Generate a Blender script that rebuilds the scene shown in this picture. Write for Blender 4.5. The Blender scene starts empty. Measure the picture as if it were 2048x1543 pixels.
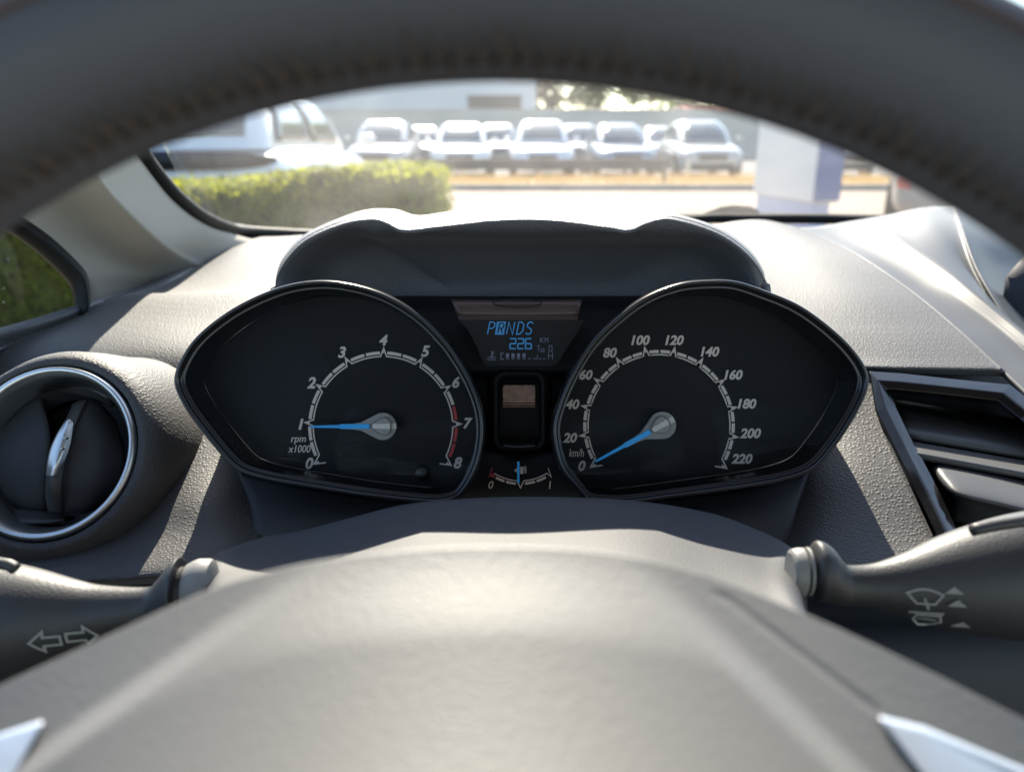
import bpy, bmesh, math, random
import numpy as np
from mathutils import Vector, Matrix

S = bpy.context.scene
R = math.radians

# ------------------------------------------------------------------ camera, sky, sun, exposure
F = 1539.0                      # focal length in photograph pixels (2048 wide)
CX, CY = 1024.0, 771.5
CAMZ = 1.15
PITCH = R(18.0)
SUN_EL, SUN_AZ = 40.0, -5.0    # azimuth from +Y (straight ahead), negative = to the left

cam_d = bpy.data.cameras.new("Camera")
cam = bpy.data.objects.new("Camera", cam_d)
S.collection.objects.link(cam)
cam.location = (0, 0, CAMZ)
cam.rotation_euler = (math.pi / 2 - PITCH, 0, 0)
cam_d.sensor_width = 36.0
cam_d.lens = F / 2048 * 36.0
cam_d.clip_start = 0.005
cam_d.clip_end = 3000
cam_d.dof.use_dof = True
cam_d.dof.focus_distance = 0.40
cam_d.dof.aperture_fstop = 7.6
S.camera = cam

world = bpy.data.worlds.new("World")
S.world = world
world.use_nodes = True
wn = world.node_tree
sky = wn.nodes.new("ShaderNodeTexSky")
sky.sky_type = 'NISHITA'
sky.sun_disc = False
sky.sun_elevation = R(SUN_EL)
sky.sun_rotation = R(SUN_AZ)
sky.dust_density = 0.7
sky.air_density = 1.0
wn.nodes["Background"].inputs["Strength"].default_value = 0.11
wn.links.new(sky.outputs[0], wn.nodes["Background"].inputs["Color"])

sun_d = bpy.data.lights.new("Sun", 'SUN')
sun_d.energy = 5.0
sun_d.angle = R(0.5)
sun_d.color = (1.0, 0.88, 0.745)
sun = bpy.data.objects.new("Sun", sun_d)
S.collection.objects.link(sun)
sdir = Vector((math.sin(R(SUN_AZ)) * math.cos(R(SUN_EL)), math.cos(R(SUN_AZ)) * math.cos(R(SUN_EL)), math.sin(R(SUN_EL))))
sun.rotation_euler = sdir.to_track_quat('Z', 'Y').to_euler()
sun.location = (0, 0, 30)

S.view_settings.view_transform = 'Standard'
S.view_settings.look = 'None'
S.view_settings.exposure = 1.95
S.view_settings.gamma = 1.0
S.cycles.use_denoising = True
try:
    S.cycles.denoiser = 'OPENIMAGEDENOISE'
    S.cycles.denoising_input_passes = 'RGB_ALBEDO_NORMAL'
except Exception:
    pass
S.cycles.max_bounces = 10
S.cycles.transparent_max_bounces = 24
S.cycles.caustics_reflective = False
S.cycles.caustics_refractive = False
S.cycles.sample_clamp_indirect = 6.0

ct, st = math.cos(PITCH), math.sin(PITCH)
def CW(x, y, z):
    """a point given along the camera's first axes in metres (right, up, ahead) to world"""
    return Vector((x, z * ct + y * st, CAMZ + y * ct - z * st))
def P(px, py, d):
    return CW((px - CX) / F * d, -(py - CY) / F * d, d)

# ------------------------------------------------------------------ materials
MATS = {}
def mat(name, col, rough=0.5, spec=0.5, metal=0.0, coat=0.0, bump=None, emit=None, var=None, sheen=0.0):
    if name in MATS: return MATS[name]
    m = bpy.data.materials.new(name); m.use_nodes = True
    nt = m.node_tree; b = nt.nodes["Principled BSDF"]
    b.inputs["Base Color"].default_value = (*col, 1)
    b.inputs["Roughness"].default_value = rough
    b.inputs["Specular IOR Level"].default_value = spec
    b.inputs["Metallic"].default_value = metal
    b.inputs["Coat Weight"].default_value = coat
    b.inputs["Coat Roughness"].default_value = 0.06
    if sheen:
        b.inputs["Sheen Weight"].default_value = sheen
    if emit:
        b.inputs["Emission Color"].default_value = (*emit[0], 1)
        b.inputs["Emission Strength"].default_value = emit[1]
    tc = nt.nodes.new("ShaderNodeTexCoord")
    if var:                                    # (scale, amount) colour mottling
        n = nt.nodes.new("ShaderNodeTexNoise"); n.inputs["Scale"].default_value = var[0]
        n.inputs["Detail"].default_value = 6
        nt.links.new(tc.outputs["Object"], n.inputs["Vector"])
        mr = nt.nodes.new("ShaderNodeMapRange")
        mr.inputs["From Min"].default_value = 0.3; mr.inputs["From Max"].default_value = 0.7
        mr.inputs["To Min"].default_value = 1 - var[1]; mr.inputs["To Max"].default_value = 1 + var[1]
        nt.links.new(n.outputs["Fac"], mr.inputs["Value"])
        mx = nt.nodes.new("ShaderNodeMix"); mx.data_type = 'RGBA'; mx.blend_type = 'MULTIPLY'
        mx.inputs["Factor"].default_value = 1
        mx.inputs["A"].default_value = (*col, 1)
        nt.links.new(mr.outputs["Result"], mx.inputs["B"])
        nt.links.new(mx.outputs["Result"], b.inputs["Base Color"])
    if bump:                                   # list of (kind, scale, strength, distance)
        prev = None
        for kind, sc, stg, dist in bump:
            if kind == 'dots':
                t = nt.nodes.new("ShaderNodeTexVoronoi"); t.inputs["Scale"].default_value = sc; t.inputs["Randomness"].default_value = 0.7
                q = nt.nodes.new("ShaderNodeMapRange"); q.interpolation_type = 'SMOOTHSTEP'
                q.inputs["From Min"].default_value = 0.10; q.inputs["From Max"].default_value = 0.55
                q.inputs["To Min"].default_value = 1; q.inputs["To Max"].default_value = 0
                nt.links.new(t.outputs["Distance"], q.inputs["Value"]); out = q.outputs["Result"]; inv = False
            elif kind == 'vor':
                t = nt.nodes.new("ShaderNodeTexVoronoi"); t.feature = 'SMOOTH_F1'
                t.inputs["Smoothness"].default_value = 0.2
                t.inputs["Scale"].default_value = sc; out = t.outputs["Distance"]
                inv = True
            else:
                t = nt.nodes.new("ShaderNodeTexNoise"); t.inputs["Scale"].default_value = sc
                t.inputs["Detail"].default_value = 3; out = t.outputs["Fac"]; inv = False
            nt.links.new(tc.outputs["Object"], t.inputs["Vector"])
            bp = nt.nodes.new("ShaderNodeBump"); bp.invert = inv
            bp.inputs["Strength"].default_value = stg; bp.inputs["Distance"].default_value = dist
            nt.links.new(out, bp.inputs["Height"])
            if prev: nt.links.new(prev.outputs["Normal"], bp.inputs["Normal"])
            prev = bp
        nt.links.new(prev.outputs["Normal"], b.inputs["Normal"])
    MATS[name] = m
    return m

def glass(name, tint=(0.9, 0.95, 0.93), ior=1.45, dust=0.0, rough=0.0, dustcol=(0.8, 0.78, 0.74), spots=0.0):
    if name in MATS: return MATS[name]
    m = bpy.data.materials.new(name); m.use_nodes = True
    nt = m.node_tree; nt.nodes.clear()
    o = nt.nodes.new("ShaderNodeOutputMaterial")
    t = nt.nodes.new("ShaderNodeBsdfTransparent"); t.inputs[0].default_value = (*tint, 1)
    g = nt.nodes.new("ShaderNodeBsdfGlossy"); g.inputs["Roughness"].default_value = rough
    fr = nt.nodes.new("ShaderNodeFresnel"); fr.inputs["IOR"].default_value = ior
    mx = nt.nodes.new("ShaderNodeMixShader")
    nt.links.new(fr.outputs[0], mx.inputs[0]); nt.links.new(t.outputs[0], mx.inputs[1]); nt.links.new(g.outputs[0], mx.inputs[2])
    last = mx
    if dust:
        tr = nt.nodes.new("ShaderNodeBsdfTranslucent"); tr.inputs[0].default_value = (*dustcol, 1)
        df = nt.nodes.new("ShaderNodeBsdfDiffuse"); df.inputs[0].default_value = (*dustcol, 1)
        ad = nt.nodes.new("ShaderNodeMixShader"); ad.inputs[0].default_value = 0.4
        nt.links.new(tr.outputs[0], ad.inputs[1]); nt.links.new(df.outputs[0], ad.inputs[2])
        tc = nt.nodes.new("ShaderNodeTexCoord")
        n = nt.nodes.new("ShaderNodeTexNoise"); n.inputs["Scale"].default_value = 9; n.inputs["Detail"].default_value = 8
        nt.links.new(tc.outputs["Object"], n.inputs["Vector"])
        mr = nt.nodes.new("ShaderNodeMapRange"); mr.inputs["From Min"].default_value = 0.3; mr.inputs["From Max"].default_value = 0.75
        mr.inputs["To Min"].default_value = dust * 0.6; mr.inputs["To Max"].default_value = dust * 1.5
        nt.links.new(n.outputs["Fac"], mr.inputs["Value"])
        fac = mr.outputs["Result"]
        if spots:
            v = nt.nodes.new("ShaderNodeTexVoronoi"); v.inputs["Scale"].default_value = spots
            nt.links.new(tc.outputs["Object"], v.inputs["Vector"])
            cr = nt.nodes.new("ShaderNodeMapRange"); cr.inputs["From Min"].default_value = 0.16; cr.inputs["From Max"].default_value = 0.10
            cr.inputs["To Max"].default_value = 0.28
            nt.links.new(v.outputs["Distance"], cr.inputs["Value"])
            # only some cells carry a dried drop
            sx = nt.nodes.new("ShaderNodeSeparateColor"); nt.links.new(v.outputs["Color"], sx.inputs[0])
            gt = nt.nodes.new("ShaderNodeMath"); gt.operation = 'GREATER_THAN'; gt.inputs[1].default_value = 0.6
            nt.links.new(sx.outputs[0], gt.inputs[0])
            ml = nt.nodes.new("ShaderNodeMath"); ml.operation = 'MULTIPLY'
            nt.links.new(cr.outputs["Result"], ml.inputs[0]); nt.links.new(gt.outputs[0], ml.inputs[1])
            aa = nt.nodes.new("ShaderNodeMath"); aa.operation = 'ADD'
            nt.links.new(fac, aa.inputs[0]); nt.links.new(ml.outputs[0], aa.inputs[1]); fac = aa.outputs[0]
        m2 = nt.nodes.new("ShaderNodeMixShader")
        nt.links.new(fac, m2.inputs[0]); nt.links.new(mx.outputs[0], m2.inputs[1]); nt.links.new(ad.outputs[0], m2.inputs[2])
        last = m2
    nt.links.new(last.outputs[0], o.inputs["Surface"])
    MATS[name] = m
    return m

M_GRAIN = mat("grained_plastic", (0.036, 0.0345, 0.0355), 0.60, 0.5, sheen=0.09, bump=[('dots', 560, 0.5, 0.00038), ('noise', 1500, 0.08, 0.0003)], var=(30, 0.08))
M_HOOD = mat("hood_plastic", (0.058, 0.059, 0.070), 0.55, 0.8, sheen=0.08, bump=[('dots', 620, 0.5, 0.0003), ('noise', 1400, 0.15, 0.0004)])
M_SATIN = mat("satin_grey_plastic", (0.075, 0.077, 0.080), 0.5, 0.35, bump=[('noise', 1800, 0.08, 0.0003)])
M_DARK = mat("dark_matte_plastic", (0.030, 0.031, 0.036), 0.6, 0.35, bump=[('noise', 1500, 0.2, 0.0003)])
M_STALK = mat("stalk_plastic", (0.026, 0.0255, 0.026), 0.5, 0.6, bump=[('noise', 900, 0.3, 0.0005)])
M_RING = mat("collar_grey", (0.20, 0.195, 0.185), 0.5, 0.5, bump=[('noise', 900, 0.2, 0.0004)])
M_SHROUD = mat("shroud_plastic", (0.038, 0.040, 0.047), 0.60, 0.38, bump=[('noise', 1200, 0.35, 0.0005)])
M_PAD = mat("pad_plastic", (0.138, 0.136, 0.133), 0.56, 0.55, bump=[('noise', 600, 0.16, 0.0006), ('vor', 1300, 0.25, 0.0003)])
M_LEATHER = mat("rim_leather", (0.073, 0.076, 0.088), 0.6, 0.5, bump=[('vor', 700, 0.3, 0.0005)])
M_THREAD = mat("brown_thread", (0.085, 0.064, 0.052), 0.7, 0.3)
M_PILLAR = mat("pillar_fabric", (0.44, 0.41, 0.355), 0.8, 0.2, bump=[('noise', 1600, 0.25, 0.0005)])
M_GLOSS = mat("gloss_black", (0.007, 0.0072, 0.008), 0.09, 0.4, var=(120, 0.3))
M_BEZEL = mat("bezel_black", (0.012, 0.0125, 0.014), 0.24, 0.5)
M_FACE = mat("dial_black", (0.006, 0.0065, 0.008), 0.6, 0.2)
M_PRINT = mat("dial_print", (0.62, 0.55, 0.49), 0.6, 0.2)
M_RED = mat("dial_red", (0.42, 0.06, 0.07), 0.6, 0.2)
M_BLUE = mat("needle_blue", (0.02, 0.27, 0.62), 0.5, 0.3, emit=((0.03, 0.32, 0.72), 0.035))
M_HUB = mat("needle_grey", (0.24, 0.235, 0.215), 0.45, 0.5)
M_HUBL = mat("needle_silver", (0.55, 0.53, 0.48), 0.4, 0.5)
M_LCD = mat("lcd_blue", (0.03, 0.16, 0.36), 0.5, 0.2, emit=((0.07, 0.26, 0.52), 0.055))
M_LCDDIM = mat("lcd_dim", (0.12, 0.13, 0.18), 0.5, 0.2, emit=((0.16, 0.2, 0.3), 0.022))
M_SCREEN = mat("screen_dark", (0.008, 0.0072, 0.0075), 0.5, 0.2)
M_BROWN = mat("brown_reflection", (0.055, 0.034, 0.026), 0.4, 0.5)  # brown of the cabin's reflection, put into the colour
M_COPPER = mat("copper_reflection", (0.34, 0.17, 0.10), 0.35, 0.5, var=(200, 0.4))  # orange-brown cabin reflection painted as the window's colour
M_CHROME = mat("satin_chrome", (0.50, 0.51, 0.50), 0.34, 0.5, metal=1.0)
M_SILVER = mat("silver_trim", (0.72, 0.76, 0.82), 0.35, 0.5, metal=0.6)
M_SEAL = mat("black_seal", (0.008, 0.0085, 0.009), 0.6, 0.2)
M_MARK = mat("stalk_print", (0.27, 0.27, 0.25), 0.6, 0.3)
M_WIND = glass("windscreen_glass", (0.90, 0.94, 0.92), 1.35, dust=0.075)
M_DOORGLASS = glass("door_glass", (0.82, 0.88, 0.84), 1.12, dust=0.022, spots=110)
M_LENS = glass("cluster_lens", (0.95, 0.95, 0.96), 1.09, dust=0.006, dustcol=(0.5, 0.55, 0.65))

# ------------------------------------------------------------------ object helpers
C = S.collection
def thing(name, label, cat, loc=(0, 0, 0), group=None, rz=0.0):
    o = bpy.data.objects.new(name, None); C.objects.link(o)
    o.location = loc; o.rotation_euler = (0, 0, rz)
    o.empty_display_size = 0.1
    o["label"] = label; o["category"] = cat
    if group: o["group"] = group
    return o
def tag(o, label, cat, group=None):
    o["label"] = label; o["category"] = cat
    if group: o["group"] = group
    return o
def rootloc(o):
    v = Vector((0, 0, 0))
    while o is not None:
        v = v + o.location; o = o.parent
    return v

class MB:
    """collects geometry in world coordinates and links it as one mesh object"""
    def __init__(s): s.v = []; s.f = []; s.m = []
    def add(s, vs, fs, mi=0):
        n = len(s.v); s.v += [tuple(v) for v in vs]
        for f in fs: s.f.append([i + n for i in f]); s.m.append(mi)
        return s
    def box(s, x0, x1, y0, y1, z0, z1, mi=0, M=None):
        vs = [Vector((x, y, z)) for x in (x0, x1) for y in (y0, y1) for z in (z0, z1)]
        if M is not None: vs = [M @ v for v in vs]
        return s.add(vs, [(0, 1, 3, 2), (4, 6, 7, 5), (0, 4, 5, 1), (2, 3, 7, 6), (0, 2, 6, 4), (1, 5, 7, 3)], mi)
    def tube(s, pts, r, n=10, mi=0, closed=False, cap=True):
        pts = [Vector(p) for p in pts]; N = len(pts); rs = r if isinstance(r, (list, tuple, np.ndarray)) else [r] * N
        vs = []; up = Vector((0, 0, 1))
        for i, p in enumerate(pts):
            a = pts[(i - 1) % N] if (closed or i > 0) else p
            b = pts[(i + 1) % N] if (closed or i < N - 1) else p
            t = (b - a).normalized()
            u = t.cross(up)
            if u.length < 1e-4: u = t.cross(Vector((1, 0, 0)))
            u.normalize(); w = u.cross(t).normalized()
            for k in range(n):
                q = 2 * math.pi * k / n
                vs.append(p + (u * math.cos(q) + w * math.sin(q)) * rs[i])
        fs = []
        for i in range(N if closed else N - 1):
            j = (i + 1) % N
            for k in range(n):
                l = (k + 1) % n
                fs.append((i * n + k, i * n + l, j * n + l, j * n + k))
        if cap and not closed:
            fs.append(tuple(range(n))[::-1]); fs.append(tuple((N - 1) * n + k for k in range(n)))
        return s.add(vs, fs, mi)
    def grid(s, G, mi=0):
        nr, nc = len(G), len(G[0])
        vs = [p for row in G for p in row]
        fs = [(i * nc + j, i * nc + j + 1, (i + 1) * nc + j + 1, (i + 1) * nc + j) for i in range(nr - 1) for j in range(nc - 1)]
        return s.add(vs, fs, mi)
    def rings(s, rings, mi=0, cap0=False, cap1=False):
        n = len(rings[0]); vs = [p for r in rings for p in r]; fs = []
        for i in range(len(rings) - 1):
            for k in range(n):
                l = (k + 1) % n
                fs.append((i * n + k, i * n + l, (i + 1) * n + l, (i + 1) * n + k))
        if cap0: fs.append(tuple(range(n)))
        if cap1: fs.append(tuple((len(rings) - 1) * n + k for k in range(n)))
        return s.add(vs, fs, mi)
    def build(s, name, m, parent=None, smooth=True, bevel=0, solid=0, subsurf=0, normals=True, angle=None, recalc='cam'):
        off = rootloc(parent) if parent is not None else Vector((0, 0, 0))
        vs = [tuple(Vector(v) - off) for v in s.v]
        me = bpy.data.meshes.new(name); me.from_pydata(vs, [], s.f)
        ms = m if isinstance(m, (list, tuple)) else [m]
        for x in ms: me.materials.append(x)
        me.polygons.foreach_set("material_index", s.m)
        if recalc:
            bm = bmesh.new(); bm.from_mesh(me)
            bmesh.ops.recalc_face_normals(bm, faces=bm.faces)
            if recalc == 'cam':
                cp = Vector((0, 0, CAMZ)) - off
                t = sum((f.normal.dot(cp - f.calc_center_median())) * f.calc_area() for f in bm.faces)
                if t < 0: bmesh.ops.reverse_faces(bm, faces=bm.faces)
            bm.to_mesh(me); bm.free()
        if smooth:
            me.polygons.foreach_set("use_smooth", [True] * len(me.polygons))
            if angle is not None: me.set_sharp_from_angle(angle=R(angle))
        me.update()
        o = bpy.data.objects.new(name, me); C.objects.link(o)
        if parent is not None: o.parent = parent
        if subsurf:
            md = o.modifiers.new("Subdivision", 'SUBSURF'); md.levels = subsurf; md.render_levels = subsurf
        if solid:
            md = o.modifiers.new("Solidify", 'SOLIDIFY'); md.thickness = abs(solid); md.offset = -1 if solid > 0 else 1
        if bevel:
            md = o.modifiers.new("Bevel", 'BEVEL'); md.width = bevel; md.segments = 3; md.limit_method = 'ANGLE'; md.angle_limit = R(35)
        return o

def cr(pts, n, closed=False):
    """Catmull-Rom resampling, n samples, roughly even by chord"""
    p = np.array(pts, float); N = len(p)
    if N == 2 and not closed:
        t = np.linspace(0, 1, n)[:, None]; return p[0] * (1 - t) + p[1] * t
    if closed: q = np.vstack([p[-1], p, p[0], p[1]])
    else: q = np.vstack([2 * p[0] - p[1], p, 2 * p[-1] - p[-2]])
    seg = N if closed else N - 1
    out = []
    K = 24
    for i in range(seg):
        a, b, c, d = q[i], q[i + 1], q[i + 2], q[i + 3]
        for k in range(K):
            t = k / K
            out.append(0.5 * ((2 * b) + (c - a) * t + (2 * a - 5 * b + 4 * c - d) * t * t + (3 * b - a - 3 * c + d) * t ** 3))
    if not closed: out.append(p[-1])
    out = np.array(out)
    if closed: out = np.vstack([out, out[0]])
    L = np.concatenate([[0], np.cumsum(np.linalg.norm(np.diff(out[:, :2], axis=0), axis=1) + 1e-9)])
    u = np.linspace(0, L[-1], n + 1)[:-1] if closed else np.linspace(0, L[-1], n)
    return np.stack([np.interp(u, L, out[:, k]) for k in range(out.shape[1])], 1)

def cr_u(p, n):
    """uniform Catmull-Rom through the control values (rows of a loft)"""
    p = np.array(p, float); N = len(p)
    q = np.concatenate([[2 * p[0] - p[1]], p, [2 * p[-1] - p[-2]]])
    out = []
    for u in np.linspace(0, N - 1 - 1e-9, n):
        i = int(u); t = u - i
        a, b, c, d = q[i], q[i + 1], q[i + 2], q[i + 3]
        out.append(0.5 * ((2 * b) + (c - a) * t + (2 * a - 5 * b + 4 * c - d) * t * t + (3 * b - a - 3 * c + d) * t ** 3))
    return np.array(out)

def loft(rows, nu=40, nv=40):
    rr = np.array([cr(r, nu) for r in rows])       # rows x nu x 3
    g = cr_u(rr, nv)                                # nv x nu x 3
    return [[P(*p) for p in row] for row in g]

# flat drawing in the plane of an instrument (photo pixels at one depth)
class Draw(MB):
    def __init__(s, d, on=None): super().__init__(); s.d = d; s.on = on
    def at(s, x, y): return s.on(x, y) if s.on else P(x, y, s.d)
    def poly(s, pts, mi=0): return s.add([s.at(x, y) for x, y in pts], [tuple(range(len(pts)))], mi)
    def line(s, pts, w, mi=0, closed=False):
        pts = [Vector(p) for p in pts]; N = len(pts); L = []; Rr = []
        for i, p in enumerate(pts):
            a = pts[(i - 1) % N] if (closed or i) else p
            b = pts[(i + 1) % N] if (closed or i < N - 1) else p
            t1 = (p - a); t2 = (b - p)
            if t1.length < 1e-6: t1 = t2
            if t2.length < 1e-6: t2 = t1
            t1 = t1.normalized(); t2 = t2.normalized()
            n1 = Vector((-t1.y, t1.x)); n2 = Vector((-t2.y, t2.x))
            n = (n1 + n2)
            if n.length < 1e-3: n = n1
            n.normalize(); k = min(1 / max(n.dot(n1), 0.45), 2.2)
            L.append(p + n * w / 2 * k); Rr.append(p - n * w / 2 * k)
        n = N; vs = [s.at(q.x, q.y) for q in L] + [s.at(q.x, q.y) for q in Rr]
        fs = [(i, (i + 1) % n, n + (i + 1) % n, n + i) for i in range(n if closed else n - 1)]
        return s.add(vs, fs, mi)
    def rect(s, x0, y0, x1, y1, mi=0): return s.poly([(x0, y0), (x1, y0), (x1, y1), (x0, y1)], mi)
    def text(s, body, cx, cy, h, shear=0.22, bold=0.02, w=None, mi=0):
        cu = bpy.data.curves.new("t", 'FONT'); cu.body = body; cu.shear = shear; cu.offset = bold
        cu.resolution_u = 4
        ob = bpy.data.objects.new("t", cu); C.objects.link(ob)
        dg = bpy.context.evaluated_depsgraph_get(); dg.update()
        me = bpy.data.meshes.new_from_object(ob.evaluated_get(dg))
        vs = np.array([v.co[:2] for v in me.vertices]); fs = [tuple(p.vertices) for p in me.polygons]
        bpy.data.objects.remove(ob); bpy.data.curves.remove(cu); bpy.data.meshes.remove(me)
        lo, hi = vs.min(0), vs.max(0); sc = h / (hi[1] - lo[1]); mid = (lo + hi) / 2
        sx = sc if w is None else w / (hi[0] - lo[0])
        return s.add([P(cx + (v[0] - mid[0]) * sx, cy - (v[1] - mid[1]) * sc, s.d) for v in vs], fs, mi)
    def make(s, name, m, parent, thick=0.0003):
        o = s.build(name, m, parent, smooth=False)
        md = o.modifiers.new("Solidify", 'SOLIDIFY'); md.thickness = thick; md.offset = 0
        return o

def lathe(c_px, c_py, d0, prof, n=64, tilt=(0, 0)):
    """profile of (radius m, depth m) turned about the viewing direction at a photo point; tilt in radians (yaw, pitch)"""
    cx, cy = (c_px - CX) / F * d0, -(c_py - CY) / F * d0
    out = []
    for r, d in prof:
        ring = []
        for k in range(n):
            a = 2 * math.pi * k / n
            x, y, z = r * math.cos(a), r * math.sin(a), d - d0
            x, z = x * math.cos(tilt[0]) + z * math.sin(tilt[0]), -x * math.sin(tilt[0]) + z * math.cos(tilt[0])
            y, z = y * math.cos(tilt[1]) - z * math.sin(tilt[1]), y * math.sin(tilt[1]) + z * math.cos(tilt[1])
            ring.append(CW(cx + x, cy + y, d0 + z))
        out.append(ring)
    return out

def sstep(a, b, x):
    t = np.clip((x - a) / (b - a), 0, 1); return t * t * (3 - 2 * t)

exec_order = []
# ================================================================== DASHBOARD
dash = thing("dashboard", "dark grained car dashboard with round side vent and arched hood over the gauges", "dashboard", P(1024, 700, 0.6))

# left fascia, from the windscreen down to the knees
rowsL = [
    [(470, 474, .90), (560, 473, .90), (640, 468, .90), (720, 468, .90)],
    [(400, 530, .75), (480, 508, .75), (600, 495, .75), (720, 495, .75)],
    [(300, 584, .645), (400, 580, .645), (520, 575, .64), (720, 570, .63)],
    [(262, 589, .612), (380, 588, .606), (520, 582, .60), (720, 576, .60)],
    [(120, 632, .575), (300, 632, .565), (450, 640, .55), (680, 640, .54)],
    [(-20, 695, .53), (165, 694, .52), (350, 700, .50), (620, 720, .49)],
    [(-100, 765, .51), (150, 770, .495), (350, 790, .475), (560, 800, .475)],
    [(-120, 900, .475), (150, 915, .460), (380, 920, .437), (540, 905, .452)],
    [(-120, 1000, .445), (150, 1005, .432), (400, 1000, .412), (530, 985, .432)],
    [(-120, 1060, .425), (150, 1062, .414), (400, 1062, .396), (524, 1050, .406)],
    [(-120, 1150, .395), (150, 1152, .383), (410, 1135, .374), (524, 1120, .388)],
    [(-120, 1172, .40), (150, 1168, .39), (410, 1150, .382), (524, 1135, .395)],
    [(-120, 1182, .43), (150, 1176, .425), (410, 1158, .42), (524, 1145, .42)],
]
b = MB(); b.grid(loft(rowsL, 60, 110)); b.build("fascia", M_GRAIN, dash, solid=0.003)

# right fascia: upper slope and the strip beside the vent
rowsR = [
    [(1380, 462, .82), (1460, 444, .82), (1530, 440, .82), (1610, 458, .79)],
    [(1390, 520, .67), (1520, 510, .68), (1620, 500, .68), (1712, 508, .66)],
    [(1400, 580, .58), (1560, 585, .575), (1700, 578, .57), (1822, 582, .57)],
    [(1400, 650, .53), (1600, 655, .515), (1780, 655, .51), (1917, 660, .51)],
    [(1440, 705, .505), (1640, 712, .485), (1800, 718, .475), (1985, 722, .475)],
    [(1450, 722, .50), (1650, 731, .475), (1800, 738, .467), (2005, 742, .468)],
    [(1460, 732, .505), (1660, 741, .485), (1810, 748, .48), (2012, 752, .48)],
]
b = MB(); b.grid(loft(rowsR, 60, 70))
rowsS = [
    [(1560, 700, .50), (1650, 722, .478), (1750, 736, .472)],
    [(1560, 850, .462), (1680, 850, .444), (1768, 850, .437)],
    [(1560, 960, .437), (1640, 960, .417), (1815, 960, .407)],
    [(1572, 1080, .400), (1650, 1085, .385), (1870, 1080, .38)],
    [(1572, 1180, .38), (1660, 1180, .360), (1915, 1180, .355)],
]
b.grid(loft(rowsS, 30, 60)); b.build("fascia", M_GRAIN, dash, solid=0.003)

# satin centre console top with two raised folds
rowsC = [
    [(1600, 455, .80), (1712, 509, .661), (1822, 583, .571), (1917, 661, .511), (2005, 741, .471), (2080, 812, .44)],
    [(1640, 452, .83), (1735, 499, .675), (1850, 577, .578), (1955, 656, .517), (2050, 736, .474), (2130, 810, .44)],
    [(1690, 444, .86), (1765, 484, .685), (1870, 564, .583), (1985, 652, .52), (2085, 735, .477), (2165, 810, .443)],
    [(1740, 436, .87), (1785, 474, .685), (1890, 556, .5795), (2008, 655, .5150), (2110, 738, .4705), (2190, 808, .438)],
    [(1775, 430, .873), (1808, 468, .688), (1908, 548, .580), (2025, 645, .516), (2128, 728, .472), (2208, 798, .44)],
    [(1840, 416, .88), (1862, 452, .695), (1935, 545, .592), (2035, 655, .532), (2140, 740, .486), (2225, 805, .452)],
    [(1900, 410, .885), (1912, 450, .69), (1952, 555, .602), (2042, 690, .540), (2160, 790, .488), (2250, 850, .456)],
    [(1912, 408, .88), (1922, 448, .684), (1962, 553, .594), (2052, 688, .531), (2168, 788, .482), (2258, 848, .450)],
    [(1926, 410, .885), (1936, 450, .69), (1976, 552, .603), (2066, 686, .540), (2180, 788, .490), (2270, 846, .458)],
    [(1990, 420, .90), (1990, 465, .71), (2005, 540, .65), (2085, 660, .59), (2200, 770, .53), (2290, 835, .49)],
    [(2060, 430, .92), (2060, 480, .74), (2080, 560, .68), (2150, 660, .62), (2250, 765, .55), (2340, 830, .51)],
]
b = MB(); b.grid(loft(rowsC, 60, 90)); b.build("console_top", M_SATIN, dash, solid=0.003)
# dark recessed screen hood right of the folds
b = MB(); b.grid(loft([[(2052, 508, .60), (2200, 500, .60)], [(2004, 575, .59), (2200, 580, .59)], [(2030, 655, .585), (2200, 700, .575)]], 4, 4)); b.build("console_screen", mat("screen_glass", (0.012, 0.016, 0.024), 0.55, 0.25), dash, solid=0.002)

# hood over the instruments
sil = [(553, 590), (552, 556), (566, 515), (608, 470), (680, 436), (735, 419), (790, 419), (835, 431), (900, 423), (1000, 412), (1100, 412), (1185, 424), (1240, 418), (1300, 416), (1345, 427), (1430, 452), (1490, 490), (1524, 535), (1535, 590)]
lip = [(553, 600), (552, 562), (567, 521), (610, 475), (683, 442), (742, 432), (772, 438), (808, 453), (880, 446), (1000, 434), (1100, 434), (1210, 447), (1256, 453), (1296, 438), (1342, 432), (1428, 457), (1488, 495), (1523, 540), (1535, 600)]
lip_s = [(x, 447 if 690 < x < 1400 else y) for x, y in lip]
def wd(pts, d, dx=0, dy=0, ends=None):
    n = len(pts); out = []
    for i, (x, y) in enumerate(pts):
        e = abs(i - (n - 1) / 2) / ((n - 1) / 2)
        dd = d if ends is None else d + (ends - d) * sstep(0.75, 1.0, e)
        out.append((x + dx * (1 if x < 1043 else -1), y + dy, float(dd)))
    return out
def shrink(pts, k, dy, d, yb=600):
    return [((x - 1043) * k + 1043, yb + (y - yb) * k + dy, d) for x, y in pts]
rowsH = [
    shrink(sil, 0.98, 60, .72),
    wd(sil, .60, 4, 12, .56),
    wd(sil, .545, 0, 0, .50),
    wd(lip, .438, 0, -4, .438),
    wd(lip, .421, 0, 3, .428),
    wd(lip, .419, 0, 14, .428),
    shrink(lip_s, 0.95, 18, .426),
    shrink(lip_s, 0.80, 18, .448),
    shrink(lip_s, 0.5, 40, .468),
    shrink(lip_s, 0.2, 60, .47),
]
b = MB(); b.grid(loft(rowsH, 150, 70)); b.build("binnacle_hood", M_HOOD, dash, solid=0.0025)

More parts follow.
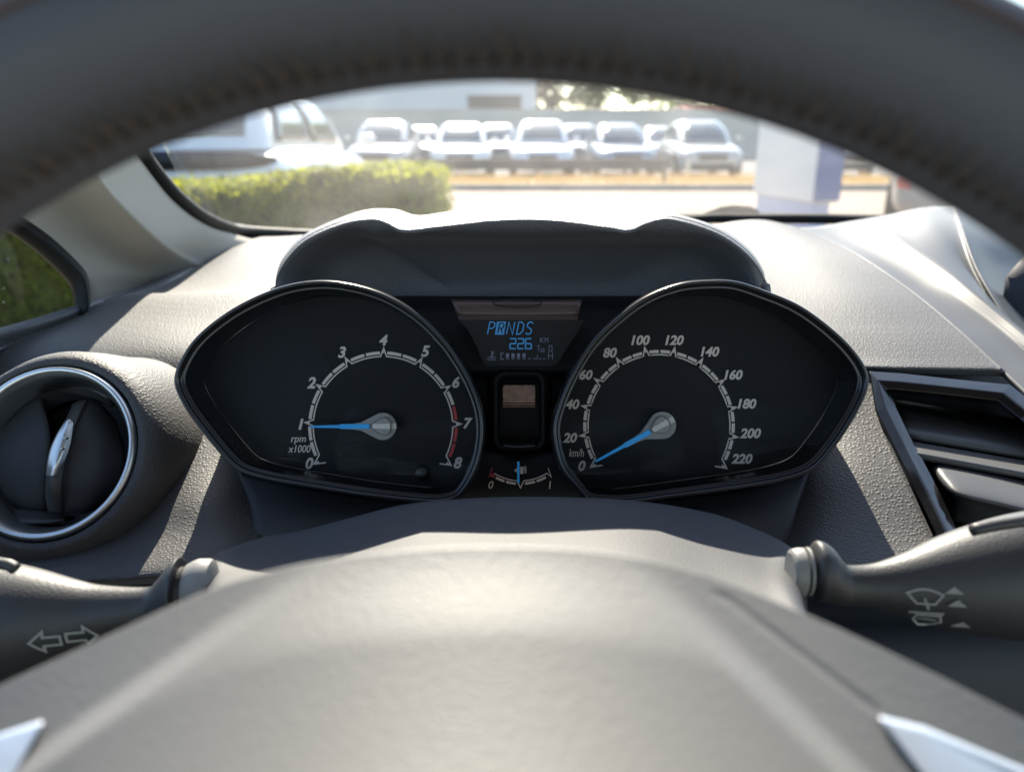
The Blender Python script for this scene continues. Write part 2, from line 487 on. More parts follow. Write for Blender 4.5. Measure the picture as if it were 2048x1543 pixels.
# panel below the gauges and the knee panel
b = MB()
b.grid(loft([[(470, 930, .425), (520, 955, .423), (800, 1000, .423), (1043, 1005, .423), (1280, 1000, .423), (1560, 965, .423), (1620, 930, .425)],
             [(500, 1020, .412), (525, 1030, .405), (800, 1050, .40), (1043, 1050, .40), (1280, 1050, .40), (1560, 1030, .405), (1600, 1010, .412)],
             [(500, 1110, .40), (526, 1120, .395), (800, 1150, .385), (1043, 1150, .385), (1280, 1150, .385), (1555, 1120, .395), (1580, 1100, .40)],
             [(500, 1210, .40), (526, 1220, .39), (800, 1250, .38), (1043, 1250, .38), (1280, 1250, .38), (1555, 1220, .39), (1580, 1200, .40)]], 60, 20))
b.build("lower_panel", M_DARK, dash, solid=0.002)
b = MB()
b.grid(loft([[(-300, 1190, .44), (300, 1175, .43), (800, 1200, .43), (1500, 1180, .43), (2400, 1190, .42)],
             [(-300, 1350, .40), (300, 1350, .39), (800, 1400, .39), (1500, 1350, .39), (2400, 1330, .38)],
             [(-300, 1900, .42), (300, 1900, .40), (800, 1900, .40), (1500, 1900, .40), (2400, 1900, .42)]], 20, 12))
b.build("knee_panel", M_DARK, dash, solid=0.003)
# added closing wall, out of view, under the windscreen so no daylight comes from below
b = MB()
b.box(-0.62, 1.25, 1.22, 1.25, 0.30, 1.00); b.build("blocking_bulkhead", M_DARK, dash)
# dash top deck under the glass
b = MB()
b.grid(loft([[(440, 478, 1.02), (700, 478, 1.10), (1024, 478, 1.13), (1500, 460, 1.12), (1900, 455, 1.08)],
             [(470, 490, .86), (700, 500, .88), (1024, 500, .88), (1500, 480, .86), (1900, 455, .86)],
             [(470, 640, .66), (700, 640, .66), (1024, 640, .66), (1500, 640, .66), (1850, 640, .62)]], 24, 12))
b.build("top_deck", M_GRAIN, dash, solid=0.003)

# the passenger's side of the dashboard
b = MB()
pr = [(.92, .99), (.78, .985), (.66, .965), (.615, .93), (.60, .86), (.605, .76), (.64, .72), (.645, .60), (.66, .42)]
pp = cr([(y, z, 0) for y, z in pr], 40)
b.grid([[Vector((x, y + .03 * ((x - .6) / .6) ** 2, z)) for x in np.linspace(.345, 1.12, 14)] for y, z, _ in pp])
b.build("fascia", M_GRAIN, dash, solid=.003)
# ---- round vent at the left
VX, VY, VD = 106, 905, .41
VT = .24
def vt(rows): return [[(x, y, d - (y - VY) / F * .41 * math.tan(VT)) for x, y, d in r_] for r_ in rows]
b = MB(); b.rings(lathe(VX, VY, VD, [(.078, .50), (.0680, .462), (.0625, .434), (.0580, .416), (.0525, .4065), (.0478, .4045), (.0468, .408), (.0465, .43)], 96, (0, VT)))
vent = b.build("air_vent", M_GRAIN, dash)
b = MB(); b.rings(lathe(VX, VY, VD, [(.0464, .425), (.0464, .4055), (.0455, .4035), (.0440, .4030), (.0425, .4045), (.0405, .409), (.0385, .418), (.0378, .428)], 96, (0, VT)))
b.build("chrome_ring", M_CHROME, vent)
b = MB(); b.rings(lathe(VX, VY, VD, [(.0382, .420), (.0374, .424), (.0366, .430), (.0355, .436)], 72, (0, VT))); b.build("inner_collar", M_DARK, vent)
# back plate and the two flaps of the louvre
b = MB(); b.rings(lathe(VX, VY, VD, [(.0375, .446), (.02, .4465), (.001, .4465)], 48, (0, VT)), cap1=True); b.build("back_plate", M_DARK, vent)
def vflap(pts, name, m=M_DARK):
    b = MB(); b.grid(loft(vt(pts), 16, 16)); b.build(name, m, vent, solid=0.002)
vflap([[(-60, 830, .435), (0, 800, .428), (60, 786, .424), (82, 790, .424)], [(-60, 920, .424), (0, 900, .417), (70, 890, .415), (100, 880, .416)], [(-60, 1000, .430), (0, 1000, .424), (60, 1010, .422), (92, 1010, .424)], [(-60, 1010, .436), (0, 1012, .432), (60, 1018, .432), (94, 1022, .432)]], "louvre_flap")
vflap([[(148, 806, .424), (172, 797, .420), (200, 806, .424), (232, 838, .430)], [(112, 880, .411), (150, 860, .409), (200, 870, .415), (250, 900, .426)], [(92, 960, .408), (130, 945, .408), (190, 950, .414), (245, 960, .426)], [(94, 1020, .416), (130, 1024, .416), (170, 1026, .420), (205, 1015, .428)]], "louvre_flap")
b = MB(); b.grid(loft(vt([[(40, 785, .425), (100, 783, .425), (170, 795, .425), (225, 815, .428)], [(40, 770, .418), (100, 764, .418), (170, 772, .418), (215, 796, .420)]]), 16, 6)); b.build("vent_ledge", M_STALK, vent, solid=0.002)
b = MB(); b.grid(loft(vt([[(-40, 1012, .424), (30, 1014, .424), (90, 1020, .424), (150, 1032, .426)], [(-40, 1036, .416), (30, 1042, .416), (80, 1042, .416), (125, 1036, .418)]]), 16, 6)); b.build("vent_ledge", M_STALK, vent, solid=0.002)
# fin with silver thumb tab
b = MB()
b.grid(loft(vt([[(146, 806, .418), (160, 800, .4165), (176, 798, .419)], [(116, 872, .406), (128, 862, .404), (150, 850, .407)], [(96, 930, .402), (110, 928, .400), (132, 925, .404)], [(90, 985, .405), (104, 985, .403), (124, 985, .407)], [(96, 1025, .414), (108, 1026, .413), (126, 1026, .416)]]), 8, 24))
fin = b.build("louvre_fin", M_STALK, vent, solid=0.004)
b = MB()
b.grid(loft(vt([[(129, 842, .4045), (135, 838, .4035), (141, 837, .4045)], [(113, 868, .4015), (128, 864, .3998), (146, 848, .4025)], [(100, 898, .3998), (120, 896, .3978), (143, 882, .4015)], [(94, 926, .399), (112, 926, .397), (132, 918, .4008)], [(92, 950, .3998), (103, 953, .3985), (113, 953, .4006)]]), 14, 30))
for x, y in ((134, 876), (127, 897), (121, 917)):
    b.rings(lathe(x, y, .3995, [(.0008, .3995), (.0008, .3972), (.0004, .3968), (.0001, .3967)], 12), cap1=True)
b.build("thumb_tab", M_CHROME, vent, solid=0.0015)

# ---- angular vent at the right
def vd(py): return .462 - (py - 745) / 335 * .085
def vp(x, y, o=0.0): return P(x, y, vd(y) + o)
outer = [(1738, 742), (1800, 746), (1900, 757), (2020, 769), (2075, 812), (2250, 1000), (2250, 1180), (1935, 1180), (1880, 1082), (1840, 1000), (1790, 900), (1750, 820)]
inner = [(1772, 778), (1800, 780), (1890, 789), (1995, 802), (2040, 838), (2200, 1010), (2200, 1150), (1960, 1150), (1915, 1062), (1880, 985), (1830, 890), (1792, 812)]
mid_ = [(a[0] * .5 + b_[0] * .5, a[1] * .5 + b_[1] * .5) for a, b_ in zip(outer, inner)]
b = MB()
b.rings([[vp(x, y, .02) for x, y in outer], [vp(x, y, -.002) for x, y in outer], [vp(*m_, -.006) for m_ in mid_], [vp(x, y, -.002) for x, y in inner], [vp(x, y, .02) for x, y in inner], [vp(x, y + 8, .05) for x, y in inner]])
rv = b.build("air_vent", M_GLOSS, dash, smooth=False, bevel=0.0008)
b = MB(); b.add([vp(1760, 770, .06), vp(2260, 770, .06), vp(2260, 1200, .06), vp(1900, 1200, .06)], [(0, 1, 2, 3)]); b.build("back_plate", M_DARK, rv, smooth=False)
def blade(l0, r0, l1, r1, dz0, dz1, m, thick=.004, name="louvre"):
    b = MB(); b.grid([[vp(*(np.array(l0) * (1 - t) + np.array(r0) * t), dz0) for t in np.linspace(0, 1, 12)],
                      [vp(*(np.array(l1) * (1 - t) + np.array(r1) * t), dz1) for t in np.linspace(0, 1, 12)]])
    o = b.build(name, m, rv, solid=thick, bevel=0.0018); return o
M_LOUV = mat("louvre_plastic", (0.06, 0.06, 0.06), 0.45, 0.45, bump=[('noise', 1500, 0.2, 0.0003)])
b = MB()
b.grid([[vp(*(np.array(l) * (1 - t) + np.array(r_) * t), dz) for t in np.linspace(0, 1, 12)] for l, r_, dz in (((1775, 796), (2060, 842), .046), ((1790, 826), (2066, 868), .030), ((1802, 850), (2076, 892), .018), ((1812, 866), (2084, 910), .011), ((1818, 876), (2088, 922), .014), ((1820, 880), (2090, 926), .022))])
b.build("louvre", M_LOUV, rv, solid=.002)
blade((1808, 878), (2100, 928), (1826, 903), (2110, 955), .016, -.004, M_LOUV)
blade((1850, 918), (2120, 965), (1872, 935), (2130, 985), .03, .012, M_DARK)
# big lower control flap
b = MB()
b.grid(loft([[(1866, 926, vd(926) + .012), (1880, 924, vd(924) + .006), (2000, 948, vd(948) + .006), (2150, 985, vd(985) + .006)],
             [(1866, 940, vd(940) + .004), (1886, 945, vd(945) - .004), (2000, 968, vd(968) - .004), (2150, 1010, vd(1010) - .004)],
             [(1880, 970, vd(970) + .004), (1912, 985, vd(985) - .008), (2000, 1005, vd(1005) - .008), (2150, 1040, vd(1040) - .008)],
             [(1905, 995, vd(995) + .008), (1935, 1005, vd(1005)), (2000, 1022, vd(1022)), (2150, 1058, vd(1058))],
             [(1905, 1040, vd(1040) + .02), (1935, 1050, vd(1050) + .02), (2000, 1065, vd(1065) + .02), (2150, 1090, vd(1090) + .02)]], 24, 24))
b.build("vent_flap", M_LOUV, rv, solid=0.003)

# ================================================================== INSTRUMENT CLUSTER
clu = thing("instrument_cluster", "black twin-dial instrument cluster with rev counter, speedometer and small display between", "instrument cluster", P(1043, 800, .43))
outL = [(344, 762), (361, 711), (398, 663), (467, 612), (549, 574), (620, 559), (689, 562), (767, 584), (836, 625), (890, 677), (928, 731), (955, 786), (968, 835), (968, 885), (955, 940), (925, 991), (890, 1007), (843, 1008), (740, 997), (638, 981), (535, 963), (477, 945), (443, 916), (398, 861), (364, 813)]
outR = [(1741, 772), (1734, 731), (1699, 684), (1648, 639), (1597, 605), (1535, 579), (1477, 560), (1426, 557), (1358, 564), (1289, 591), (1228, 636), (1180, 684), (1142, 745), (1115, 807), (1103, 865), (1118, 933), (1153, 981), (1183, 1007), (1255, 1010), (1358, 997), (1460, 983), (1563, 966), (1631, 942), (1675, 894), (1718, 828)]
DF = .416
def bezel(outline, nm, label):
    o = cr(outline, 200, closed=True)
    xy = np.stack([(o[:, 0] - CX) / F * .387, -(o[:, 1] - CY) / F * .387], 1)
    t = np.roll(xy, -1, 0) - np.roll(xy, 1, 0); t /= np.linalg.norm(t, axis=1)[:, None]
    nrm = np.stack([-t[:, 1], t[:, 0]], 1)
    c = xy.mean(0)
    if ((c - xy) * nrm).sum() < 0: nrm = -nrm
    def ring(off, d): q = xy + nrm * off; return [CW(x, y, d) for x, y in q]
    b = MB(); face = ring(.0050, DF)
    b.add(face, [tuple(range(len(face)))])
    root = b.build(nm, M_FACE, clu, smooth=False)
    b = MB()
    b.rings([ring(*p) for p in [(.0005, .48), (.0005, .396), (-.0002, .391), (.0006, .388), (.0014, .3868), (.0024, .3872), (.0031, .389), (.0037, .3915), (.0042, .3907), (.0047, .3925), (.0054, .402), (.0050, .414), (.0047, .4166)]])
    b.build("bezel", M_BEZEL, root)
    b = MB(); N = len(xy); rr = []
    for k, s_ in enumerate(np.linspace(0, 1, 10)):
        off = .0049; q = c + (xy + nrm * off - c) * (1 - s_ * .999)
        dd = .3925 + .0 * s_ - .002 * (1 - (1 - s_) ** 2)
        rr.append([CW(x, y, dd) for x, y in q])
    b.rings(rr); b.build("lens", M_LENS, root)
    return root
tach = bezel(outL, "tachometer", "")
spd = bezel(outR, "speedometer", "")

def scale_ring(root, cx, cy, a0, a1, nmaj, r_in, r_bar0, r_bar1, r_tip, red_from=None, sub=2, tick=6.0):
    d = DF - .0006
    dr = Draw(d)
    pol = lambda r, a: (cx + r * math.cos(a), cy - r * math.sin(a))
    step = (a1 - a0) / nmaj
    wt = tick / r_in
    # thin inner line that climbs to a pointed peak at every number
    pts = []
    for i in range(nmaj + 1):
        a = a0 + step * i; sg = -1 if a1 < a0 else 1
        if i == 0: pts += [pol(r_in - 4, a - sg * wt * 2.4), pol(r_tip, a - sg * wt * .9), pol(r_in, a + sg * wt)]
        elif i == nmaj: pts += [pol(r_in, a - sg * wt), pol(r_tip, a + sg * wt * .9), pol(r_in - 4, a + sg * wt * 2.4)]
        else: pts += [pol(r_in, a - sg * wt), pol(r_tip, a), pol(r_in, a + sg * wt)]
        if i < nmaj:
            for k in range(1, 9): pts.append(pol(r_in, a + step * k / 9))
    dr.line(pts, 2.6)
    for i in range(nmaj + 1):               # filled tips
        a = a0 + step * i; sg = -1 if a1 < a0 else 1
        o_ = -sg * wt * .9 if i == 0 else (sg * wt * .9 if i == nmaj else 0)
        dr.poly([pol(r_tip + 3, a + o_), pol(r_bar1 - 3, a + o_ - .012), pol(r_bar1 - 3, a + o_ + .012)])
    # outer bar segments
    for i in range(nmaj):
        for k in range(sub):
            ga = 7.6 / r_bar1; gb = 1.8 / r_bar1
            s0 = a0 + step * (i + k / sub); s1 = a0 + step * (i + (k + 1) / sub)
            sg = 1 if s1 > s0 else -1
            s0 += sg * (ga if k == 0 else gb); s1 -= sg * (ga if k == sub - 1 else gb)
            mi = 0
            if red_from is not None and i + k / sub >= red_from - 1e-6: mi = 1
            n = 7; aa = [s0 + (s1 - s0) * q / n for q in range(n + 1)]
            for q in range(n):
                dr.poly([pol(r_bar0, aa[q]), pol(r_bar1, aa[q]), pol(r_bar1, aa[q + 1]), pol(r_bar0, aa[q + 1])], mi)
    dr.make("dial_scale", [M_PRINT, M_RED], root)

scale_ring(tach, 766, 852, R(206.5), R(-27.5), 8, 139.5, 143.5, 149.5, 157, red_from=6.5)
scale_ring(spd, 1318, 851, R(209.0), R(-30.0), 11, 142, 145.5, 151.5, 160)

def numerals(root, items, extra):
    dr = Draw(DF - .0006)
    for t, x, y, h in items: dr.text(t, x, y, h, 0.24, 0.034)
    for t, x, y, h, w in extra: dr.text(t, x, y, h, 0.22, 0.006, w)
    dr.make("dial_lettering", M_PRINT, root)
numerals(tach, [("0", 619, 926, 23), ("1", 602, 848, 22), ("2", 623, 765, 23), ("3", 684, 704, 23), ("4", 767, 680, 22), ("5", 851, 702, 23), ("6", 912, 764, 23), ("7", 936, 846, 22), ("8", 916, 925, 23)],
         [("rpm", 597, 881, 14, 30), ("x1000", 599, 897, 15, 45)])
numerals(spd, [("0", 1164, 931, 21), ("20", 1140, 875, 20), ("40", 1145, 808, 20), ("60", 1172, 749, 20), ("80", 1220, 705, 20), ("100", 1281, 680, 20), ("120", 1349, 680, 20), ("140", 1420, 703, 20), ("160", 1467, 749, 20), ("180", 1494, 807, 20), ("200", 1501, 866, 20), ("220", 1484, 917, 20)],
         [("km/h", 1153, 905, 16, 30)])

def needle(root, cx, cy, ang, tip_r, hub=27):
    """ang = direction of the pointer in the picture (radians, counter-clockwise from right)"""
    ca, sa = math.cos(ang), math.sin(ang)
    def q(u, v): return (cx + u * ca + v * sa, cy - u * sa + v * ca)
    d = .4075
    hubp = [q(hub * math.cos(a), hub * math.sin(a)) for a in np.linspace(R(75), R(285), 22)]
    low = [(hub * .62, -hub * .80), (hub * 1.15, -hub * .52), (hub * 1.6, -hub * .30), (hub * 2.3, -hub * .20), (hub * 3.1, -hub * .17)]
    o1 = hubp + [q(u, v) for u, v in low] + [q(u, -v) for u, v in reversed(low)]
    dr = Draw(d); dr.poly(o1); nd = dr.make("needle", M_HUB, root, .003)
    dr = Draw(d - .0022)
    dr.poly([q(hub * 1.0, -4.6), q(hub * 3.15, -4.8), q(hub * 3.15, -3.2), q(tip_r, -1.8), q(tip_r, 1.8), q(hub * 3.15, 3.2), q(hub * 3.15, 4.8), q(hub * 1.0, 4.6)])
    dr.make("pointer", M_BLUE, nd, .0012)
    # cap: raised rounded cone with silver stripe
    cap = [q(u, v) for u, v in [(24, 0), (22, 5), (14, 11), (6, 16), (-2, 18), (-9, 16.5), (-14, 12), (-16, 5), (-16, -5), (-14, -12), (-9, -16.5), (-2, -18), (6, -16), (14, -11), (22, -5)]]
    b = MB(); c0 = np.mean(cap, 0)
    b.rings([[P(x, y, d - .0016) for x, y in cap], [P(x, y, d - .004) for x, y in cap], [P(c0[0] + (x - c0[0]) * .9, c0[1] + (y - c0[1]) * .9, d - .0047) for x, y in cap]], cap1=True)
    b.build("needle_cap", M_HUB, nd, smooth=False)
    dr = Draw(d - .0049); dr.poly([q(21, -4.5), q(-14, -5.5), q(-14, 5.5), q(21, 4.5)])
    dr.d = d - .0018; dr.poly([q(-17, -5.5), q(-hub + .6, -5.8), q(-hub + .6, 5.8), q(-17, 5.5)]); dr.make("silver_stripe", M_HUBL, nd)
needle(tach, 766, 852, R(180.3), 145)
needle(spd, 1324, 850, R(208.5), 152)
b = MB(); b.rings(lathe(845, 944, DF, [(.0042, DF - .0002), (.004, .412), (.0030, .4105), (.0012, .4100), (.0002, .41)], 28), cap1=True); b.build("reset_knob", M_BEZEL, tach)

# centre console of the cluster
b = MB()
b.grid(loft([[(780, 584, .50), (930, 586, .50), (1043, 586, .50), (1156, 586, .50), (1310, 584, .50)],
             [(780, 602, .446), (930, 602, .446), (1043, 602, .446), (1156, 602, .446), (1310, 602, .446)],
             [(820, 660, .432), (930, 650, .430), (1043, 650, .430), (1156, 650, .430), (1270, 660, .432)],
             [(860, 738, .426), (930, 738, .424), (1043, 738, .424), (1156, 738, .424), (1230, 738, .426)],
             [(860, 765, .436), (930, 765, .436), (1043, 765, .436), (1156, 765, .436), (1230, 765, .436)],
             [(880, 880, .436), (950, 880, .436), (1043, 880, .436), (1136, 880, .436), (1210, 880, .436)],
             [(880, 915, .422), (950, 915, .420), (1043, 915, .420), (1136, 915, .420), (1210, 915, .422)],
             [(850, 1010, .417), (930, 1012, .416), (1043, 1012, .416), (1156, 1012, .416), (1240, 1010, .417)],
             [(850, 1030, .44), (930, 1032, .44), (1043, 1032, .44), (1156, 1032, .44), (1240, 1030, .44)]], 50, 60))
b.build("centre_panel", M_FACE, clu, solid=0.002)
# display
def rr(x0, y0, x1, y1, r, n=6):
    out = []
    for cx_, cy_, a in ((x1 - r, y0 + r, 90), (x0 + r, y0 + r, 180), (x0 + r, y1 - r, 270), (x1 - r, y1 - r, 360)):
        for k in range(n + 1):
            an = R(a - 90 + 90 * k / n); out.append((cx_ + r * math.cos(an), cy_ - r * math.sin(an)))
    return out
DS = .4165
dr = Draw(DS); dr.poly([(918, 640), (1168, 640), (1150, 672), (1128, 705), (1118, 724), (1106, 731), (975, 731), (966, 724), (952, 690), (936, 660)])
disp = dr.make("display", M_SCREEN, clu, .002)
dr = Draw(DS - .0016)
LET = {'P': [[(0, 24), (0, 0), (7, 0), (11, 3), (11, 9), (7, 12.5), (0, 12.5)]], 'N': [[(0, 24), (0, 0), (12, 24), (12, 0)]], 'D': [[(0, 0), (6, 0), (11, 5), (11, 18), (6, 24), (0, 24), (0, 0)]],
       'S': [[(11, 3), (8, 0), (3, 0), (0, 4), (1, 9), (9, 14), (11, 19), (8, 24), (3, 24), (0, 21)]], 'R': [[(0, 24), (0, 0), (7, 0), (11, 3), (11, 9), (7, 12.5), (0, 12.5)], [(6, 12.5), (11, 24)]]}
def letter(dr, ch, x, y, w=2.2, k=1.0):
    for ln in LET[ch]: dr.line([(x + (px_ + (24 - py_) * .2) * k, y + py_ * k) for px_, py_ in ln], w)
for ch, x in (("P", 975), ("N", 1013), ("D", 1033), ("S", 1051)): letter(dr, ch, x, 644)
dr.poly([(994, 643), (1012, 643), (1008, 669), (990, 669)])
seg7 = {'2': "abged", '6': "afgedc", '0': "abcdef"}
def seg(dr, ch, x, y, w, h, lw, mi=0):
    p = {'a': ((x, y), (x + w, y)), 'g': ((x, y + h / 2), (x + w, y + h / 2)), 'd': ((x, y + h), (x + w, y + h)), 'f': ((x, y), (x, y + h / 2)), 'b': ((x + w, y), (x + w, y + h / 2)), 'e': ((x, y + h / 2), (x, y + h)), 'c': ((x + w, y + h / 2), (x + w, y + h))}
    for s_ in seg7[ch]:
        (xa, ya), (xb, yb) = p[s_]; dr.line([(xa, ya), (xb, yb)], lw, mi)
for i, ch in enumerate("226"): seg(dr, ch, 1020 + i * 15.5, 677, 11.5, 20, 2.6)
dr.make("display_digits", M_LCD, disp)
dr = Draw(DS - .0022); letter(dr, "R", 995.5, 646, 2.4, .84); dr.make("selected_gear", M_SCREEN, disp, .0002)
dr = Draw(DS - .0016)
# KM, To 0
dr.line([(1081, 675), (1081, 685)], 1.4); dr.line([(1087, 675), (1082, 680), (1087, 685)], 1.3)
dr.line([(1090, 685), (1090, 675), (1093, 680), (1096, 675), (1096, 685)], 1.3)
dr.line([(1074, 691), (1080, 691)], 1.3); dr.line([(1077, 691), (1077, 702)], 1.3); dr.line([(1082, 697), (1088, 697), (1088, 703), (1082, 703)], 1.3, closed=True)
dr.line([(1098, 691), (1104, 691), (1104, 702), (1098, 702)], 1.3, closed=True)
# temperature bar
dr.line([(1008, 706), (1002, 706), (1002, 718), (1008, 718)], 1.6)
for x in (1012, 1023, 1034, 1045): dr.rect(x, 706.5, x + 6, 715); dr.rect(x, 716.5, x + 6, 718)
for x in (1056, 1078, 1086): dr.rect(x, 716.5, x + 5, 718)
dr.line([(1066, 717), (1075, 717), (1075, 709)], 1.2)
for pts in ([(1097, 704), (1097, 718)], [(1105, 704), (1105, 718)], [(1097, 711), (1105, 711)]): dr.line(pts, 1.5)
# thermometer in waves
dr.line([(984, 702), (984, 715)], 2.4); dr.rect(984, 703, 989, 704.4); dr.rect(984, 707, 989, 708.4); dr.rect(981.6, 711, 986.4, 716)
for y in (714.5, 719): dr.line([(974 + k * 2.6, y + (1 if k % 2 else -1) * .8) for k in range(8)], 1.3)
dr.make("display_symbols", M_LCDDIM, disp)
# brown brow over the display with its oval, the mirrored cabin built as a part
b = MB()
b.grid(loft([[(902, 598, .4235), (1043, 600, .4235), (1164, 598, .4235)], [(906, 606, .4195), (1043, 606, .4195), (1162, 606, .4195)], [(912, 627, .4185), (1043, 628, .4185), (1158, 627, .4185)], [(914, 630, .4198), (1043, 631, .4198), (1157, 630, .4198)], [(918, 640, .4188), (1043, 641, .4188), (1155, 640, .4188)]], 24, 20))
reflection = b.build("display_reflection", M_BROWN, clu, solid=.002)
dr = Draw(.4176); dr.line([(1035 + 48 * math.cos(a), 606 + 8 * math.sin(a)) for a in np.linspace(0, 2 * math.pi, 49)[:-1]], 2.0, closed=True); dr.make("reflection_oval", M_FACE, reflection, .0008)
# small recessed window, its cabin reflection painted in as copper strips
b = MB()
b.rings([[P(x, y, .432) for x, y in rr(975, 735, 1103, 905, 26)], [P(x, y, .421) for x, y in rr(986, 742, 1092, 900, 22)], [P(x, y, .4195) for x, y in rr(993, 747, 1085, 896, 19)], [P(x, y, .431) for x, y in rr(999, 756, 1079, 886, 15)]])
rec = b.build("sensor_recess", M_FACE, clu)
dr = Draw(.4300); dr.poly(rr(1006, 770, 1070, 800, 5)); wnd = dr.make("reflecting_window", M_COPPER, rec, .001)
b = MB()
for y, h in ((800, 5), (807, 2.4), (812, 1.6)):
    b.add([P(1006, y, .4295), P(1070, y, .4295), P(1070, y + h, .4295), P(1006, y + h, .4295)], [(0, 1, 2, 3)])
b.build("reflection_strip", M_COPPER, wnd, smooth=False, solid=.0008)
b = MB(); b.grid(loft([[(1003, 878, .430), (1038, 880, .430), (1074, 878, .430)], [(1006, 890, .4165), (1038, 893, .4165), (1071, 890, .4165)], [(1010, 895, .419), (1038, 898, .419), (1067, 895, .419)]], 14, 10)); b.build("sensor_pad", M_BEZEL, rec, solid=.0015)
# fuel gauge
dr = Draw(.4150)
fc = (1041, 862); pol = lambda r, a: (fc[0] + r * math.cos(R(a)), fc[1] - r * math.sin(R(a)))
dr.line([pol(99, a) for a in np.linspace(238, 275 - 9, 14)], 2.0)
dr.line([pol(99, a) for a in np.linspace(274, 302, 14)], 2.0)
dr.line([pol(99, 266), pol(113, 270), pol(99, 274)], 2.0)
dr.line([pol(98, 302), pol(110, 304), pol(92, 307)], 2.0)
for a0, a1, mi in ((236, 240.5, 1), (242, 252, 0), (254, 265, 0), (275, 286, 0), (288, 299, 0)):
    aa = np.linspace(a0, a1, 6)
    for q in range(5): dr.poly([pol(102.5, aa[q]), pol(107, aa[q]), pol(107, aa[q + 1]), pol(102.5, aa[q + 1])], mi)
dr.line([pol(99, 238), pol(109, 235.5), pol(92, 232)], 2.2, 1)
dr.text("0", 982, 969, 15, .22, .004); dr.text("1", 1100, 969, 15, .1, .004)
# pump symbol with arrow
dr.rect(1040, 933, 1047, 947); dr.line([(1047, 935), (1050, 937), (1050, 944), (1052, 945), (1052, 935), (1049, 931)], 1.3)
dr.poly([(1028, 940), (1034, 935), (1034, 945)])
fg = dr.make("fuel_gauge", [M_PRINT, M_RED], clu)
dr = Draw(.4135); dr.rect(1034.5, 923, 1039, 965); dr.make("needle", M_BLUE, fg, .0012)

# ================================================================== STEERING WHEEL
DW = .130
wcx, wcy = (990 - CX) / F * DW, -(1985 - CY) / F * DW
sw = thing("steering_wheel", "dark leather steering wheel with brown stitching and pale airbag pad", "steering wheel", CW(wcx, wcy, DW))
RI = 1835 / F * DW; TR = .0152
RM = RI + TR
b = MB(); rings = []
def rimpt(a, q, k=1.0, kz=1.0):
    r = RM + TR * k * math.cos(q)
    return CW(wcx + r * math.cos(a), wcy + r * math.sin(a), DW - TR * kz * 1.06 * math.sin(q) * k)
NA = 160
for i in range(NA):
    a = 2 * math.pi * i / NA
    rings.append([rimpt(a, 2 * math.pi * k / 28) for k in range(28)])
vs = [p for r_ in rings for p in r_]; fs = []
for i in range(NA):
    for k in range(28):
        fs.append((i * 28 + k, i * 28 + (k + 1) % 28, ((i + 1) % NA) * 28 + (k + 1) % 28, ((i + 1) % NA) * 28 + k))
b.add(vs, fs); rim = b.build("rim", M_LEATHER, sw)
# baseball stitching along the inside of the rim
random.seed(4)
b = MB()
NS = 120
for i in range(NS):
    a = R(10) + (R(160)) * i / NS
    qa, qb = R(168), R(140)
    da = R(160) / NS
    for s_ in (0, 1):
        p0 = rimpt(a, qa, 1.03); p1 = rimpt(a + (da * .9 if s_ == 0 else -da * .9), qb if s_ == 0 else R(152), 1.03)
        m_ = rimpt(a + (da * .45 if s_ == 0 else -da * .45), (qa + qb) / 2, 1.07)
        b.tube([p0, m_, p1], .0002 + .0004 * random.random(), 6)
b.build("stitching", M_THREAD, rim)
# the seam that runs round the face
b = MB(); b.tube([rimpt(a, R(74), 1.0) for a in np.linspace(R(10), R(170), 90)], .0007, 6); b.build("seam", mat("seam_thread", (0.09, 0.055, 0.05), .7, .3), rim)

# airbag pad: domed cover with raised centre
edge_c = [(-140, 1440), (0, 1370), (200, 1278), (420, 1178), (560, 1137), (700, 1112), (850, 1097), (1000, 1092), (1150, 1098), (1300, 1120), (1450, 1162), (1640, 1240), (1850, 1338), (2048, 1438), (2200, 1515)]
ex = [p[0] for p in edge_c]; ey = [p[1] for p in edge_c]
ecurve = cr(edge_c, 140)
def padd(x, y): return .168 * math.exp(-(y - 1092) / 1750.0) + .020 * ((x - 985) / 1000.0) ** 2
G = []
for j in range(90):
    s_ = j / 89; row = []
    for x, ye in ecurve:
        s2 = s_ ** 1.25
        yb = 1840
        y = ye + (yb - ye) * s2
        # spread columns so the rows stay even
        xx = x
        h = y - ye
        v = (y - 1092)
        d = padd(xx, y)
        # raised centre, its shoulders running down and outwards
        lx = 640 - (y - 1120) * 1.42; rx = 1290 + (y - 1140) * 1.02
        inside = sstep(-44, 44, xx - lx) * sstep(-44, 44, rx - xx) * sstep(-20, 190, h)
        d -= .0030 * inside
        # thin seam on the right
        sx = 1455 + (y - 1195) * 1.33
        if 1185 < y < 1420: d += .0004 * math.exp(-((xx - sx) / 9.0) ** 2)
        row.append(P(xx, y, d))
    G.append(row)
lipr = [P(x, ye + 16, padd(x, ye) + .012) for x, ye in ecurve]
b = MB(); b.grid(G); b.grid([lipr, G[0]])
b.build("airbag_cover", M_PAD, sw, solid=.002)
# silver spoke inserts
def spoke(pts, name):
    b = MB(); n = len(pts)
    f_ = [P(x, y, d) for x, y, d in pts]; k_ = [P(x, y, d + .005) for x, y, d in pts]
    b.add(f_ + k_, [tuple(range(n)), tuple(range(2 * n - 1, n - 1, -1))] + [(i, (i + 1) % n, n + (i + 1) % n, n + i) for i in range(n)])
    b.build(name, M_SILVER, sw, smooth=False, bevel=.0012)
def sp(pts): return [(x, y, padd(x, y) - .0015) for x, y in pts]
spoke(sp([(1752, 1428), (1850, 1452), (2060, 1540), (2200, 1640), (1990, 1680), (1860, 1565)]), "spoke_trim")
spoke(sp([(92, 1436), (40, 1530), (-40, 1640), (-200, 1640), (-120, 1530), (0, 1466)]), "spoke_trim")

